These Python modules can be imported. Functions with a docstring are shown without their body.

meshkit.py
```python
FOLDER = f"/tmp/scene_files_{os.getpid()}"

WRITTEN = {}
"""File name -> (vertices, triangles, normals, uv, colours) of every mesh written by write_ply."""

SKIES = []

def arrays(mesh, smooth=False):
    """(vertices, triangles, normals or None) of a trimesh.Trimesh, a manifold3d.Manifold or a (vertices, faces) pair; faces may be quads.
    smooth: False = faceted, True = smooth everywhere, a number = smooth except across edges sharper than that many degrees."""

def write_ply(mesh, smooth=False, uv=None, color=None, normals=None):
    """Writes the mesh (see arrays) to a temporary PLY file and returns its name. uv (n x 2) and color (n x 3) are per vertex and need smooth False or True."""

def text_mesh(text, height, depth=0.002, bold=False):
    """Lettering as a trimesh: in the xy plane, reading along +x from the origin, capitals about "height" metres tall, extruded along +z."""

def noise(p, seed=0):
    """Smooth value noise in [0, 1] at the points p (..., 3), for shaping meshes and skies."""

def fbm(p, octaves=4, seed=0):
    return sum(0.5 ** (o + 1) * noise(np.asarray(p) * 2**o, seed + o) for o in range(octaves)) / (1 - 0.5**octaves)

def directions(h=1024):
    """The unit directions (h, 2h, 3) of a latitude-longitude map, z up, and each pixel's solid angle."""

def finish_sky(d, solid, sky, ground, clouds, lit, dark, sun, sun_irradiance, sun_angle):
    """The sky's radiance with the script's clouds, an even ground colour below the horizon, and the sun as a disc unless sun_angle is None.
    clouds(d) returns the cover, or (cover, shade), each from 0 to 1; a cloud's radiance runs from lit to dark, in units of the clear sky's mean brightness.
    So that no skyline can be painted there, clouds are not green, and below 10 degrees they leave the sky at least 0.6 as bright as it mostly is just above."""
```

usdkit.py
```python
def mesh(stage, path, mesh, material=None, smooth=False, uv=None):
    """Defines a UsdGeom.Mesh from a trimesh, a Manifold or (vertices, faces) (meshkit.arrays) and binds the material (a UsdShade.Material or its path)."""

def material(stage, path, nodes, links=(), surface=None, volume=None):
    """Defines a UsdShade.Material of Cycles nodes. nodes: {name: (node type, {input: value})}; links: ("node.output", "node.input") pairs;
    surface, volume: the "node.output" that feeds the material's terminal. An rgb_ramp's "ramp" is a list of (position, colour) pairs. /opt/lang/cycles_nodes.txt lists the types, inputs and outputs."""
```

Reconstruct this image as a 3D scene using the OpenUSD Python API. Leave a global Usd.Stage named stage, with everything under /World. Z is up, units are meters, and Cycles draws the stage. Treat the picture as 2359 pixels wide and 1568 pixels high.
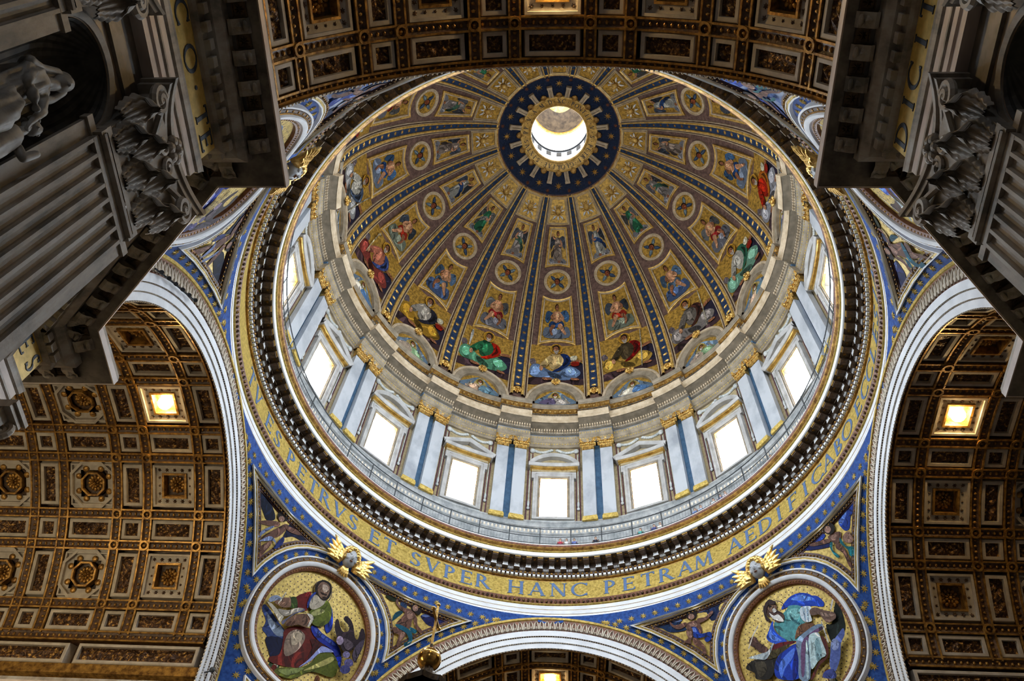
import math, random
import numpy as np, trimesh, usdkit, meshkit
import manifold3d as m3
from pxr import Usd, UsdGeom, UsdLux, UsdShade, Gf, Sdf, Vt
from shapely.geometry import Polygon, Point, LineString
from shapely.geometry import box as sbx
from shapely.ops import unary_union

stage = Usd.Stage.CreateInMemory()
UsdGeom.SetStageUpAxis(stage, "Z")
UsdGeom.SetStageMetersPerUnit(stage, 1.0)
stage.DefinePrim("/World", "Xform")
stage.SetDefaultPrim(stage.GetPrimAtPath("/World"))

# ---------------------------------------------------------------- camera, light, exposure
EXPOSURE = 0.95
WINDOW_POWER = 36.0          # daylight behind the drum windows
LANTERN_POWER = 3.0         # daylight in the lantern
VAULT_DAY = 8.0              # daylight of the end windows of the arms
LAMP_POWER = 110.0           # warm lamps in the coffers
CAM = (0.6146744, -29.6583043, 1.7)
YAW, PITCH, ROLL, FPX = -0.11680626, 1.05687828, 0.11242302, 2000.0
cam = UsdGeom.Camera.Define(stage, "/World/camera")
fw = np.array([math.sin(YAW) * math.cos(PITCH), math.cos(YAW) * math.cos(PITCH), math.sin(PITCH)])
rt_ = np.array([math.cos(YAW), -math.sin(YAW), 0.0])
up_ = np.cross(rt_, fw)
cr, sr = math.cos(ROLL), math.sin(ROLL)
rt_, up_ = cr * rt_ + sr * up_, -sr * rt_ + cr * up_
cam.AddTransformOp().Set(Gf.Matrix4d(*rt_, 0, *up_, 0, *(-fw), 0, *CAM, 1))
cam.CreateHorizontalApertureAttr(36.0)
cam.CreateVerticalApertureAttr(36.0 * 1568 / 2359)
cam.CreateFocalLengthAttr(FPX / 2359 * 36.0)
cam.CreateFStopAttr(0.0)
cam.CreateExposureAttr(EXPOSURE)
sky = UsdLux.DomeLight.Define(stage, "/World/sky")      # pale overcast sky outside the walls
sky.CreateColorAttr(Gf.Vec3f(0.85, 0.92, 1.0))
sky.CreateIntensityAttr(0.3)

# ---------------------------------------------------------------- names, labels
used = {}
def uname(parent, name):
    k = used.get((parent, name), 0)
    used[(parent, name)] = k + 1
    return name if k == 0 else "%s_%03d" % (name, k)
def tag(p, label=None, cat=None, group=None, kind=None):
    for k, v in (("label", label), ("category", cat), ("group", group), ("kind", kind)):
        if v: p.SetCustomDataByKey(k, v)
    return p
def path_of(parent):
    return "/World" if parent is None else str(parent.GetPath())
def thing(name, label, cat, group=None, kind=None, loc=None, rotz=None):
    x = UsdGeom.Xform.Define(stage, "/World/" + uname("/World", name))
    if loc is not None: x.AddTranslateOp().Set(Gf.Vec3d(*map(float, loc)))
    if rotz is not None: x.AddRotateZOp().Set(float(rotz))
    return tag(x.GetPrim(), label, cat, group, kind)
def struct(name, label, cat):
    return thing(name, label, cat, kind="structure")
def sub(parent, name, label=None):
    x = UsdGeom.Xform.Define(stage, path_of(parent) + "/" + uname(path_of(parent), name))
    return tag(x.GetPrim(), label)
def refer(src, name, label, cat, group=None, rotz=0.0, kind=None):
    x = UsdGeom.Xform.Define(stage, "/World/" + uname("/World", name))
    p = x.GetPrim()
    p.GetReferences().AddInternalReference(src.GetPath())
    x.ClearXformOpOrder(); x.AddRotateZOp(opSuffix="turn").Set(float(rotz))
    p.SetInstanceable(True)
    return tag(p, label, cat, group, kind)

# ---------------------------------------------------------------- mesh building
def tri(q):
    q = np.asarray(q)
    return np.vstack([q[:, [0, 1, 2]], q[:, [0, 2, 3]]]) if q.shape[1] == 4 else q
class MB:
    def __init__(s): s.V, s.F, s.C, s.n = [], [], [], 0
    def add(s, v, f, c=None):
        v = np.asarray(v, float).reshape(-1, 3); f = tri(np.asarray(f, int))
        s.V.append(v); s.F.append(f + s.n); s.n += len(v)
        s.C.append(np.tile(np.asarray(c if c is not None else (1, 1, 1), float), (len(v), 1)))
        return s
    def mesh(s): return np.vstack(s.V), np.vstack(s.F)
    def build(s, name, mat, parent=None, smooth=False, label=None, kind=None, cat=None, group=None, colour=False):
        if not s.V: return None
        v, f = s.mesh()
        if smooth and smooth is not True and len(f) > 60000: smooth = False
        p = usdkit.mesh(stage, path_of(parent) + "/" + uname(path_of(parent), name), trimesh.Trimesh(v, f, process=False), mat, smooth=smooth)
        if colour:
            UsdGeom.PrimvarsAPI(p).CreatePrimvar("tint", Sdf.ValueTypeNames.Color3fArray, "vertex").Set(Vt.Vec3fArray.FromNumpy(np.vstack(s.C).astype(np.float32)))
        return tag(p.GetPrim(), label, cat, group, kind)
def grid(P, closed_u=False, closed_v=False):
    n, m = P.shape[:2]
    idx = np.arange(n * m).reshape(n, m)
    if closed_u: idx = np.vstack([idx, idx[:1]])
    if closed_v: idx = np.hstack([idx, idx[:, :1]])
    q = np.stack([idx[:-1, :-1], idx[1:, :-1], idx[1:, 1:], idx[:-1, 1:]], -1).reshape(-1, 4)
    return P.reshape(-1, 3), q
def call(S, P2, h):
    P2 = np.asarray(P2, float)
    return S(P2[..., 0], P2[..., 1], np.broadcast_to(np.asarray(h, float), P2.shape[:-1]))
def sweep(path, prof, S, closed=False):
    """A moulding: the profile (offset to the right of the path, height) carried along a path drawn on the surface S."""
    p = np.asarray(path, float)
    if closed:
        a, b = p - np.roll(p, 1, 0), np.roll(p, -1, 0) - p
    else:
        d = np.diff(p, axis=0); a, b = np.vstack([d[:1], d]), np.vstack([d, d[-1:]])
    na = np.stack([a[:, 1], -a[:, 0]], 1) / (np.linalg.norm(a, axis=1)[:, None] + 1e-12)
    nb = np.stack([b[:, 1], -b[:, 0]], 1) / (np.linalg.norm(b, axis=1)[:, None] + 1e-12)
    k = 1 + (na * nb).sum(1)
    nn = (na + nb) / np.maximum(k, 0.35)[:, None]
    pr = np.asarray(prof, float)
    P2 = p[:, None, :] + nn[:, None, :] * pr[None, :, :1]
    h = np.broadcast_to(pr[None, :, 1], P2.shape[:2])
    return grid(S(P2[..., 0], P2[..., 1], h), closed_u=closed)
def cr_smooth(pts, n=3):
    p = np.asarray(pts, float)
    a, b, c, d = np.roll(p, 1, 0), p, np.roll(p, -1, 0), np.roll(p, -2, 0)
    out = []
    for t in np.arange(n) / n:
        out.append(0.5 * (2 * b + (c - a) * t + (2 * a - 5 * b + 4 * c - d) * t * t + (3 * b - a - 3 * c + d) * t ** 3))
    return np.stack(out, 1).reshape(-1, 2)
def polys(g):
    if g.is_empty: return []
    gs = getattr(g, "geoms", [g])
    return [x for x in gs if x.geom_type == "Polygon" and x.area > 1e-6]
def tri2d(poly):
    v, f = trimesh.creation.triangulate_polygon(poly, engine="earcut")
    return np.asarray(v), np.asarray(f)
def inlay(mb, poly, S, h0, h1, col=None, size=None, sides=True):
    """A flat piece of the given outline let into the surface S, its face at height h1."""
    g = poly if hasattr(poly, "geom_type") else Polygon(poly)
    if not g.is_valid: g = g.buffer(0)
    for q in polys(g):
        v, f = tri2d(q)
        if size and max(np.ptp(v[:, 0]), np.ptp(v[:, 1])) > size:
            v3, f = trimesh.remesh.subdivide_to_size(np.c_[v, np.zeros(len(v))], f, size, max_iter=12); v = v3[:, :2]
        mb.add(call(S, v, h1), f, col)
        if sides:
            for ring in [q.exterior] + list(q.interiors):
                r = np.asarray(ring.coords)[:-1]
                vv = np.stack([call(S, r, h0), call(S, r, h1)], 1)
                mb.add(*grid(vv, closed_u=True), c=col)
def sbox(mb, S, x0, x1, y0, y1, h0, h1, col=None, nx=1):
    xs = np.linspace(x0, x1, nx + 1)
    P = np.array([[(x, y0, h0), (x, y0, h1), (x, y1, h1), (x, y1, h0)] for x in xs])
    v, q = grid(S(P[..., 0], P[..., 1], P[..., 2]), closed_v=True)
    e = 4 * nx
    mb.add(v, np.vstack([q, [[0, 1, 2, 3], [e + 3, e + 2, e + 1, e]]]), col)
BUMP = [(1.0, 0.0), (0.8, 0.6), (0.4, 0.92)]
def bump(mb, S, x, y, rx, ry, h0, hh, n=6, col=None):
    a = np.arange(n) * 2 * math.pi / n
    V = [np.stack([x + rx * k * np.cos(a), y + ry * k * np.sin(a), np.full(n, h0 + hh * z)], 1) for k, z in BUMP] + [np.array([[x, y, h0 + hh]])]
    V = np.vstack(V); F = []
    for r in range(2):
        for i in range(n):
            j = (i + 1) % n; F += [(r * n + i, r * n + j, (r + 1) * n + j), (r * n + i, (r + 1) * n + j, (r + 1) * n + i)]
    F += [(2 * n + i, 2 * n + (i + 1) % n, 3 * n) for i in range(n)]
    mb.add(S(V[:, 0], V[:, 1], V[:, 2]), F, col)
ICO = trimesh.creation.icosphere(2)
ICO1 = trimesh.creation.icosphere(1)
def ball(mb, S, x, y, h, rx, ry, rh, col=None, rot=0.0, fine=False):
    m = ICO if fine else ICO1
    v = m.vertices * (rx, ry, rh); c, s = math.cos(rot), math.sin(rot)
    mb.add(S(x + c * v[:, 0] - s * v[:, 1], y + s * v[:, 0] + c * v[:, 1], h + v[:, 2]), m.faces, col)
def revolve(prof, az0=-180, az1=180, n=256, off=None):
    full = abs(az1 - az0 - 360) < 1e-6 and off is None
    az = np.radians(np.linspace(az0, az1, n + 1)[: n if full else n + 1]) if np.ndim(n) == 0 else np.radians(np.asarray(n, float))
    p = np.asarray(prof, float)
    o = np.zeros(len(az)) if off is None else np.asarray(off)
    r = p[None, :, 0] - o[:, None] * (p[None, :, 2] if p.shape[1] > 2 else 1.0)
    P = np.stack([np.sin(az)[:, None] * r, np.cos(az)[:, None] * r, np.broadcast_to(p[None, :, 1], r.shape)], -1)
    return grid(P, closed_u=full)
def tube(pts, r, n=6, S=None):
    p = np.asarray(pts, float); t = np.gradient(p, axis=0); t /= np.linalg.norm(t, axis=1)[:, None] + 1e-12
    ref = np.where(np.abs(t[:, 2:]) < 0.9, [[0, 0, 1.0]], [[1.0, 0, 0]])
    a = np.cross(t, ref); a /= np.linalg.norm(a, axis=1)[:, None]; b = np.cross(t, a)
    g = np.arange(n) * 2 * math.pi / n; rr = np.broadcast_to(r, (len(p),))
    V = p[:, None] + rr[:, None, None] * (np.cos(g)[None, :, None] * a[:, None] + np.sin(g)[None, :, None] * b[:, None])
    v, q = grid(V, closed_v=True)
    N = len(p); caps = [(0, i, i + 1) for i in range(1, n - 1)] + [((N - 1) * n, (N - 1) * n + i + 1, (N - 1) * n + i) for i in range(1, n - 1)]
    if S is not None: v = S(v[:, 0], v[:, 1], v[:, 2])
    return v, np.vstack([tri(q), caps])
def star_poly(x, y, R, r, n=8, rot=0.0):
    a = rot + np.arange(2 * n) * math.pi / n
    k = np.where(np.arange(2 * n) % 2 == 0, R, r)
    return np.stack([x + k * np.sin(a), y + k * np.cos(a)], 1)
def star(mb, S, x, y, R, r, h0, h1, n=8, rot=0.0, col=None):
    p = star_poly(x, y, R, r, n, rot)
    V = np.vstack([np.c_[p, np.full(len(p), h0)], [[x, y, h1]]])
    k = len(p)
    mb.add(S(V[:, 0], V[:, 1], V[:, 2]), [(i, (i + 1) % k, k) for i in range(k)], col)
def ell(x, y, rx, ry, n=20, rot=0.0):
    a = np.arange(n) * 2 * math.pi / n; c, s = math.cos(rot), math.sin(rot)
    u, v = rx * np.cos(a), ry * np.sin(a)
    return np.stack([x + c * u - s * v, y + s * u + c * v], 1)
def ringp(x, y, r0, r1, n=28):
    return Polygon(ell(x, y, r1, r1, n), [ell(x, y, r0, r0, n)])
def thick(x0, y0, x1, y1, w):
    return LineString([(x0, y0), (x1, y1)]).buffer(w / 2, cap_style=2)

# ---------------------------------------------------------------- surfaces
C0, Z0, R0, SB = -4.37625, 81.37709, 25.76149, 78.5
A0 = math.asin((SB - Z0) / R0)
def prof_dome(s, h=0.0):
    a = A0 + np.asarray(s, float) / R0
    return C0 + (R0 - h) * np.cos(a), Z0 + (R0 - h) * np.sin(a)
def S_dome(azdeg):
    a0 = math.radians(azdeg)
    def S(x, y, h):
        r0, _ = prof_dome(y); r, z = prof_dome(y, h)
        az = a0 + x / np.maximum(r0, 0.5)
        return np.stack([np.sin(az) * r, np.cos(az) * r, z], -1)
    return S
def S_cyl(azdeg, r0):
    a0 = math.radians(azdeg)
    def S(x, y, h):
        az = a0 + x / r0; r = r0 - h
        return np.stack([np.sin(az) * r, np.cos(az) * r, y + 0 * r], -1)
    return S
def S_flat(azdeg, r0):
    """Flat face at distance r0 from the axis, x along it, y up, h towards the axis."""
    a0 = math.radians(azdeg); n, t = np.array([math.sin(a0), math.cos(a0)]), np.array([math.cos(a0), -math.sin(a0)])
    def S(x, y, h):
        d = r0 - h
        return np.stack([n[0] * d + t[0] * x, n[1] * d + t[1] * x, y + 0 * d], -1)
    return S
def S_frame(O, X, Y, N):
    O, X, Y, N = (np.asarray(k, float) for k in (O, X, Y, N))
    def S(x, y, h):
        x, y, h = np.broadcast_arrays(x, y, h)
        return O + x[..., None] * X + y[..., None] * Y + h[..., None] * N
    return S
def S_cone(a, rho, h):
    """The oculus: angle (radians), distance from the axis, height below the surface."""
    z = 104.34 + (7.39 - rho) * 0.43 - 0.92 * h; r = rho - 0.39 * h
    return np.stack([np.sin(a) * r, np.cos(a) * r, z + 0 * r], -1)
DW, ZC, RI, RF, RO = 20.5, 33.67, 12.1, 13.5, 14.6
def pend_n(u, z):
    z = np.asarray(z, float)
    nc = 22.3 - 0.22 * (z - 44) - 0.01 * (z - 44) ** 2
    xe = np.sqrt(np.maximum(RO ** 2 - (z - ZC) ** 2, 0)); ue = (DW - xe) / 2 ** 0.5; ne = (DW + xe) / 2 ** 0.5
    dn = np.maximum(nc - ne, 1e-3); R = (dn ** 2 + ue ** 2) / (2 * dn)
    return np.where(nc - ne > 1e-3, nc - R + np.sqrt(np.maximum(R * R - u * u, 0.01)), nc + (ne - nc) * (u / ue) ** 2)
def S_pend(azdeg):
    a0 = math.radians(azdeg); nv, tv = np.array([math.sin(a0), math.cos(a0)]), np.array([math.cos(a0), -math.sin(a0)])
    def S(u, z, h):
        n = pend_n(u, z) - h
        return np.stack([nv[0] * n + tv[0] * u, nv[1] * n + tv[1] * u, z - 0.2 * h], -1)
    return S
RV = 12.55
def S_vault(azdeg):
    """Barrel of one arm: distance from the crossing, arc length from the crown (to the right when looking out), height inwards."""
    a0 = math.radians(azdeg); nv, tv = np.array([math.sin(a0), math.cos(a0)]), np.array([math.cos(a0), -math.sin(a0)])
    def S(d, s, h):
        t = s / RV; r = RV - h
        x, z = np.sin(t) * r, ZC + np.cos(t) * r
        return np.stack([nv[0] * d + tv[0] * x, nv[1] * d + tv[1] * x, z], -1)
    return S

# ---------------------------------------------------------------- materials
def looks(name, nodes, links, surface="p.BSDF"):
    return usdkit.material(stage, "/World/Looks/" + name, nodes, links, surface=surface)
def noisy(name, c1, c2, scale, rough=0.5, metal=0.0, bump=0.0, bscale=None, detail=4, lo=0.35, hi=0.65, spec=0.5, scale3=(1, 1, 1), mid=None, bdist=0.05):
    n = {"g": ("geometry", {}), "m": ("mapping", {"scale": scale3}), "n": ("noise_texture", {"scale": scale, "detail": detail, "roughness": 0.6}),
         "r": ("rgb_ramp", {"ramp": [(lo, c1), (hi, c2)] if mid is None else [(lo, c1), ((lo + hi) / 2, mid), (hi, c2)]}),
         "p": ("principled_bsdf", {"roughness": rough, "metallic": metal, "specular_ior_level": spec})}
    l = [("g.position", "m.vector"), ("m.vector", "n.vector"), ("n.fac", "r.fac"), ("r.color", "p.base_color")]
    if bump:
        n["bn"] = ("noise_texture", {"scale": bscale or scale * 2, "detail": 3}); n["b"] = ("bump", {"strength": bump, "distance": bdist})
        l += [("g.position", "bn.vector"), ("bn.fac", "b.height"), ("b.normal", "p.normal")]
    return looks(name, n, l)
M = {}
M["marble_floor"] = noisy("marble_floor", (0.1, 0.092, 0.085), (0.18, 0.165, 0.15), 0.4, 0.35)
M["white"] = noisy("white_stucco", (0.66, 0.69, 0.74), (0.8, 0.83, 0.88), 0.8, 0.6)
M["drumbeige"] = noisy("drum_beige_stucco", (0.2, 0.165, 0.115), (0.36, 0.3, 0.22), 1.2, 0.6)
M["drumwhite"] = noisy("drum_stucco", (0.29, 0.285, 0.275), (0.43, 0.425, 0.42), 1.0, 0.6)
M["plinth"] = noisy("painted_plinth", (0.19, 0.21, 0.22), (0.38, 0.39, 0.395), 1.6, 0.6)
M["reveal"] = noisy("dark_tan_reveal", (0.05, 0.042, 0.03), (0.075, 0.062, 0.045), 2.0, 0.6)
M["marble"] = noisy("white_marble", (0.27, 0.295, 0.33), (0.43, 0.455, 0.49), 0.55, 0.35, scale3=(1, 1, 0.6), lo=0.3, hi=0.55, detail=8)
M["cream"] = noisy("cream_stucco", (0.52, 0.45, 0.36), (0.7, 0.64, 0.54), 1.5, 0.6)
M["domecream"] = noisy("dome_cream_stucco", (0.4, 0.31, 0.2), (0.6, 0.49, 0.35), 1.5, 0.6, spec=0.3)
M["lanterncap"] = noisy("lantern_cap", (0.07, 0.055, 0.045), (0.2, 0.15, 0.1), 1.5, 0.6)
M["drumsoffit"] = noisy("drum_soffit", (0.15, 0.125, 0.09), (0.25, 0.21, 0.155), 1.5, 0.6)
M["greystone"] = noisy("grey_painted_stucco", (0.33, 0.36, 0.36), (0.56, 0.58, 0.57), 2.2, 0.65, bump=0.3, bscale=5)
M["gold"] = noisy("gilding", (0.45, 0.25, 0.06), (0.95, 0.66, 0.22), 2.5, 0.34, 0.85, bump=0.35, bscale=9, lo=0.3, hi=0.6)
M["ribgold"] = noisy("rib_gilding", (0.42, 0.24, 0.05), (0.85, 0.56, 0.16), 2.5, 0.38, 0.3, bump=0.2, bscale=9)
M["gold_dull"] = noisy("dull_gilding", (0.13, 0.06, 0.014), (0.5, 0.28, 0.065), 3.0, 0.4, 0.55, bump=0.3, bscale=8)
M["goldmos"] = noisy("gold_mosaic", (0.34, 0.235, 0.05), (0.7, 0.52, 0.15), 5.0, 0.42, 0.2, bump=0.2, bscale=14, detail=6, spec=0.3)
M["goldmos_d"] = noisy("dome_gold_mosaic", (0.22, 0.125, 0.022), (0.72, 0.43, 0.075), 3.5, 0.38, 0.4, bump=0.25, bscale=12, detail=6)
M["blue"] = noisy("blue_mosaic", (0.01, 0.04, 0.19), (0.03, 0.1, 0.36), 4.0, 0.6, detail=6, spec=0.15)
M["blue_d"] = noisy("dark_blue_mosaic", (0.004, 0.009, 0.03), (0.012, 0.026, 0.07), 4.0, 0.55, detail=6, spec=0.15)
M["ribblue"] = noisy("rib_blue_mosaic", (0.012, 0.026, 0.07), (0.028, 0.06, 0.13), 4.0, 0.55, detail=6, spec=0.15)
M["skyground"] = noisy("sky_and_cloud_mosaic", (0.02, 0.08, 0.3), (0.5, 0.56, 0.62), 0.7, 0.6, detail=7, lo=0.42, hi=0.7, spec=0.15)
M["bluestrip"] = noisy("blue_painted_strip", (0.035, 0.09, 0.17), (0.065, 0.15, 0.26), 2.0, 0.6)
M["field"] = noisy("purple_brown_mosaic", (0.085, 0.048, 0.042), (0.2, 0.12, 0.092), 3.0, 0.6, detail=6, spec=0.2)
M["brown"] = noisy("brown_carving", (0.025, 0.011, 0.006), (0.105, 0.05, 0.02), 4.0, 0.5, bump=0.6, bscale=7)
M["brownred"] = noisy("red_brown_mosaic", (0.1, 0.03, 0.015), (0.24, 0.09, 0.04), 4.0, 0.5)
M["purple"] = noisy("purple_mosaic_line", (0.05, 0.018, 0.028), (0.11, 0.04, 0.05), 4.0, 0.5)
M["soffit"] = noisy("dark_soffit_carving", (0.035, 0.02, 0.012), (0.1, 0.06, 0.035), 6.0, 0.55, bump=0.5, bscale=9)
M["tan"] = noisy("tan_mosaic_wall", (0.24, 0.19, 0.1), (0.4, 0.32, 0.18), 4.0, 0.5, detail=6)
M["carved"] = noisy("gilt_carving_on_brown", (0.03, 0.012, 0.005), (0.6, 0.35, 0.09), 5.5, 0.42, 0.4, bump=1.0, bscale=6, lo=0.42, hi=0.68, mid=(0.095, 0.042, 0.014), detail=5, bdist=0.12)
M["coffwhite"] = noisy("coffer_white", (0.31, 0.275, 0.23), (0.43, 0.39, 0.335), 1.5, 0.6)
M["stone"] = noisy("grey_travertine", (0.15, 0.148, 0.138), (0.42, 0.425, 0.41), 1.1, 0.55, bump=0.25, bscale=4, scale3=(1, 1, 0.35), detail=8, mid=(0.33, 0.29, 0.245))
M["stone_pink"] = noisy("pink_marble_fascia", (0.42, 0.35, 0.32), (0.62, 0.55, 0.51), 1.3, 0.45, scale3=(1, 0.4, 1))
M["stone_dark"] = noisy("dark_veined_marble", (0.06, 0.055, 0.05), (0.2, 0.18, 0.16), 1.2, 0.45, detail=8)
M["ochre_wall"] = noisy("ochre_marble_wall", (0.2, 0.17, 0.145), (0.42, 0.27, 0.15), 0.5, 0.45, detail=6, mid=(0.3, 0.25, 0.2))
M["friezegold"] = noisy("frieze_gold_ground", (0.5, 0.34, 0.07), (0.72, 0.5, 0.13), 3.0, 0.45, 0.15)
M["ink"] = noisy("blue_black_letters", (0.012, 0.02, 0.035), (0.03, 0.045, 0.07), 4.0, 0.5)
M["blueletter"] = noisy("blue_letters", (0.07, 0.13, 0.27), (0.12, 0.2, 0.38), 5.0, 0.5)
M["iron"] = noisy("dark_iron", (0.03, 0.035, 0.04), (0.07, 0.08, 0.09), 6.0, 0.5, 0.3)
M["bronze"] = noisy("dark_bronze", (0.03, 0.022, 0.015), (0.09, 0.06, 0.035), 3.0, 0.4, 0.7, bump=0.3, bscale=6)
M["statue"] = noisy("statue_marble", (0.2, 0.2, 0.195), (0.38, 0.38, 0.37), 2.0, 0.5)
M["niche"] = noisy("niche_shell_stone", (0.035, 0.035, 0.035), (0.1, 0.1, 0.095), 2.0, 0.6)
def tinted(name, rough=0.6, lo=0.62, hi=1.2, scale=3.5, metal=0.0):
    return looks(name, {"a": ("attribute", {"attribute": "tint"}), "g": ("geometry", {}), "n": ("noise_texture", {"scale": scale, "detail": 6, "roughness": 0.65, "distortion": 0.8}),
        "r": ("rgb_ramp", {"ramp": [(0.3, (lo, lo, lo)), (0.68, (hi, hi, hi))]}), "x": ("mix", {"mix_type": "multiply", "fac": 1.0}),
        "v": ("voronoi_texture", {"scale": 9.0}), "vr": ("rgb_ramp", {"ramp": [(0.0, (0.86, 0.86, 0.86)), (1.0, (1.12, 1.1, 1.06))]}), "y": ("mix", {"mix_type": "multiply", "fac": 1.0}),
        "s": ("separate_color", {}), "p": ("principled_bsdf", {"roughness": rough, "metallic": metal, "specular_ior_level": 0.15})},
        [("g.position", "n.vector"), ("n.fac", "r.fac"), ("a.color", "x.color1"), ("r.color", "x.color2"), ("g.position", "v.vector"), ("v.color", "s.color"), ("s.r", "vr.fac"), ("x.color", "y.color1"), ("vr.color", "y.color2"), ("y.color", "p.base_color")])
M["mosaic"] = tinted("figure_mosaic")
M["cloth"] = tinted("coloured_cloth", 0.8, 0.9, 1.05)
def glow(name, col, power):
    return looks(name, {"e": ("emission", {"color": col, "strength": power})}, [], surface="e.emission")
M["pane"] = glow("daylight_pane", (0.84, 0.92, 1.0), WINDOW_POWER)
M["lanternpane"] = glow("lantern_daylight", (0.95, 0.97, 1.0), LANTERN_POWER)
M["vaultpane"] = glow("end_window_daylight", (1.0, 0.8, 0.5), VAULT_DAY)
M["navepane"] = glow("nave_window_daylight", (0.95, 0.97, 1.0), 3.0)
M["bulb"] = glow("warm_lamp_glow", (1.0, 0.66, 0.28), LAMP_POWER)

# ---------------------------------------------------------------- where things are, in words
ORD = ["", "first", "second", "third", "fourth", "fifth", "sixth", "seventh", "eighth"]
SIDE = {-1: "towards the eagle medallion", 1: "towards the blue-mantled saint"}
def bay(k, what):
    """The words that single out the bay k of the drum (0 = the bay in the middle of the far side)."""
    if k == 0: return what + " in the middle"
    if abs(k) == 8: return what + " straight opposite the middle"
    return "%s %s from the middle %s" % (ORD[abs(k)], what, SIDE[1 if k > 0 else -1])

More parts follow.
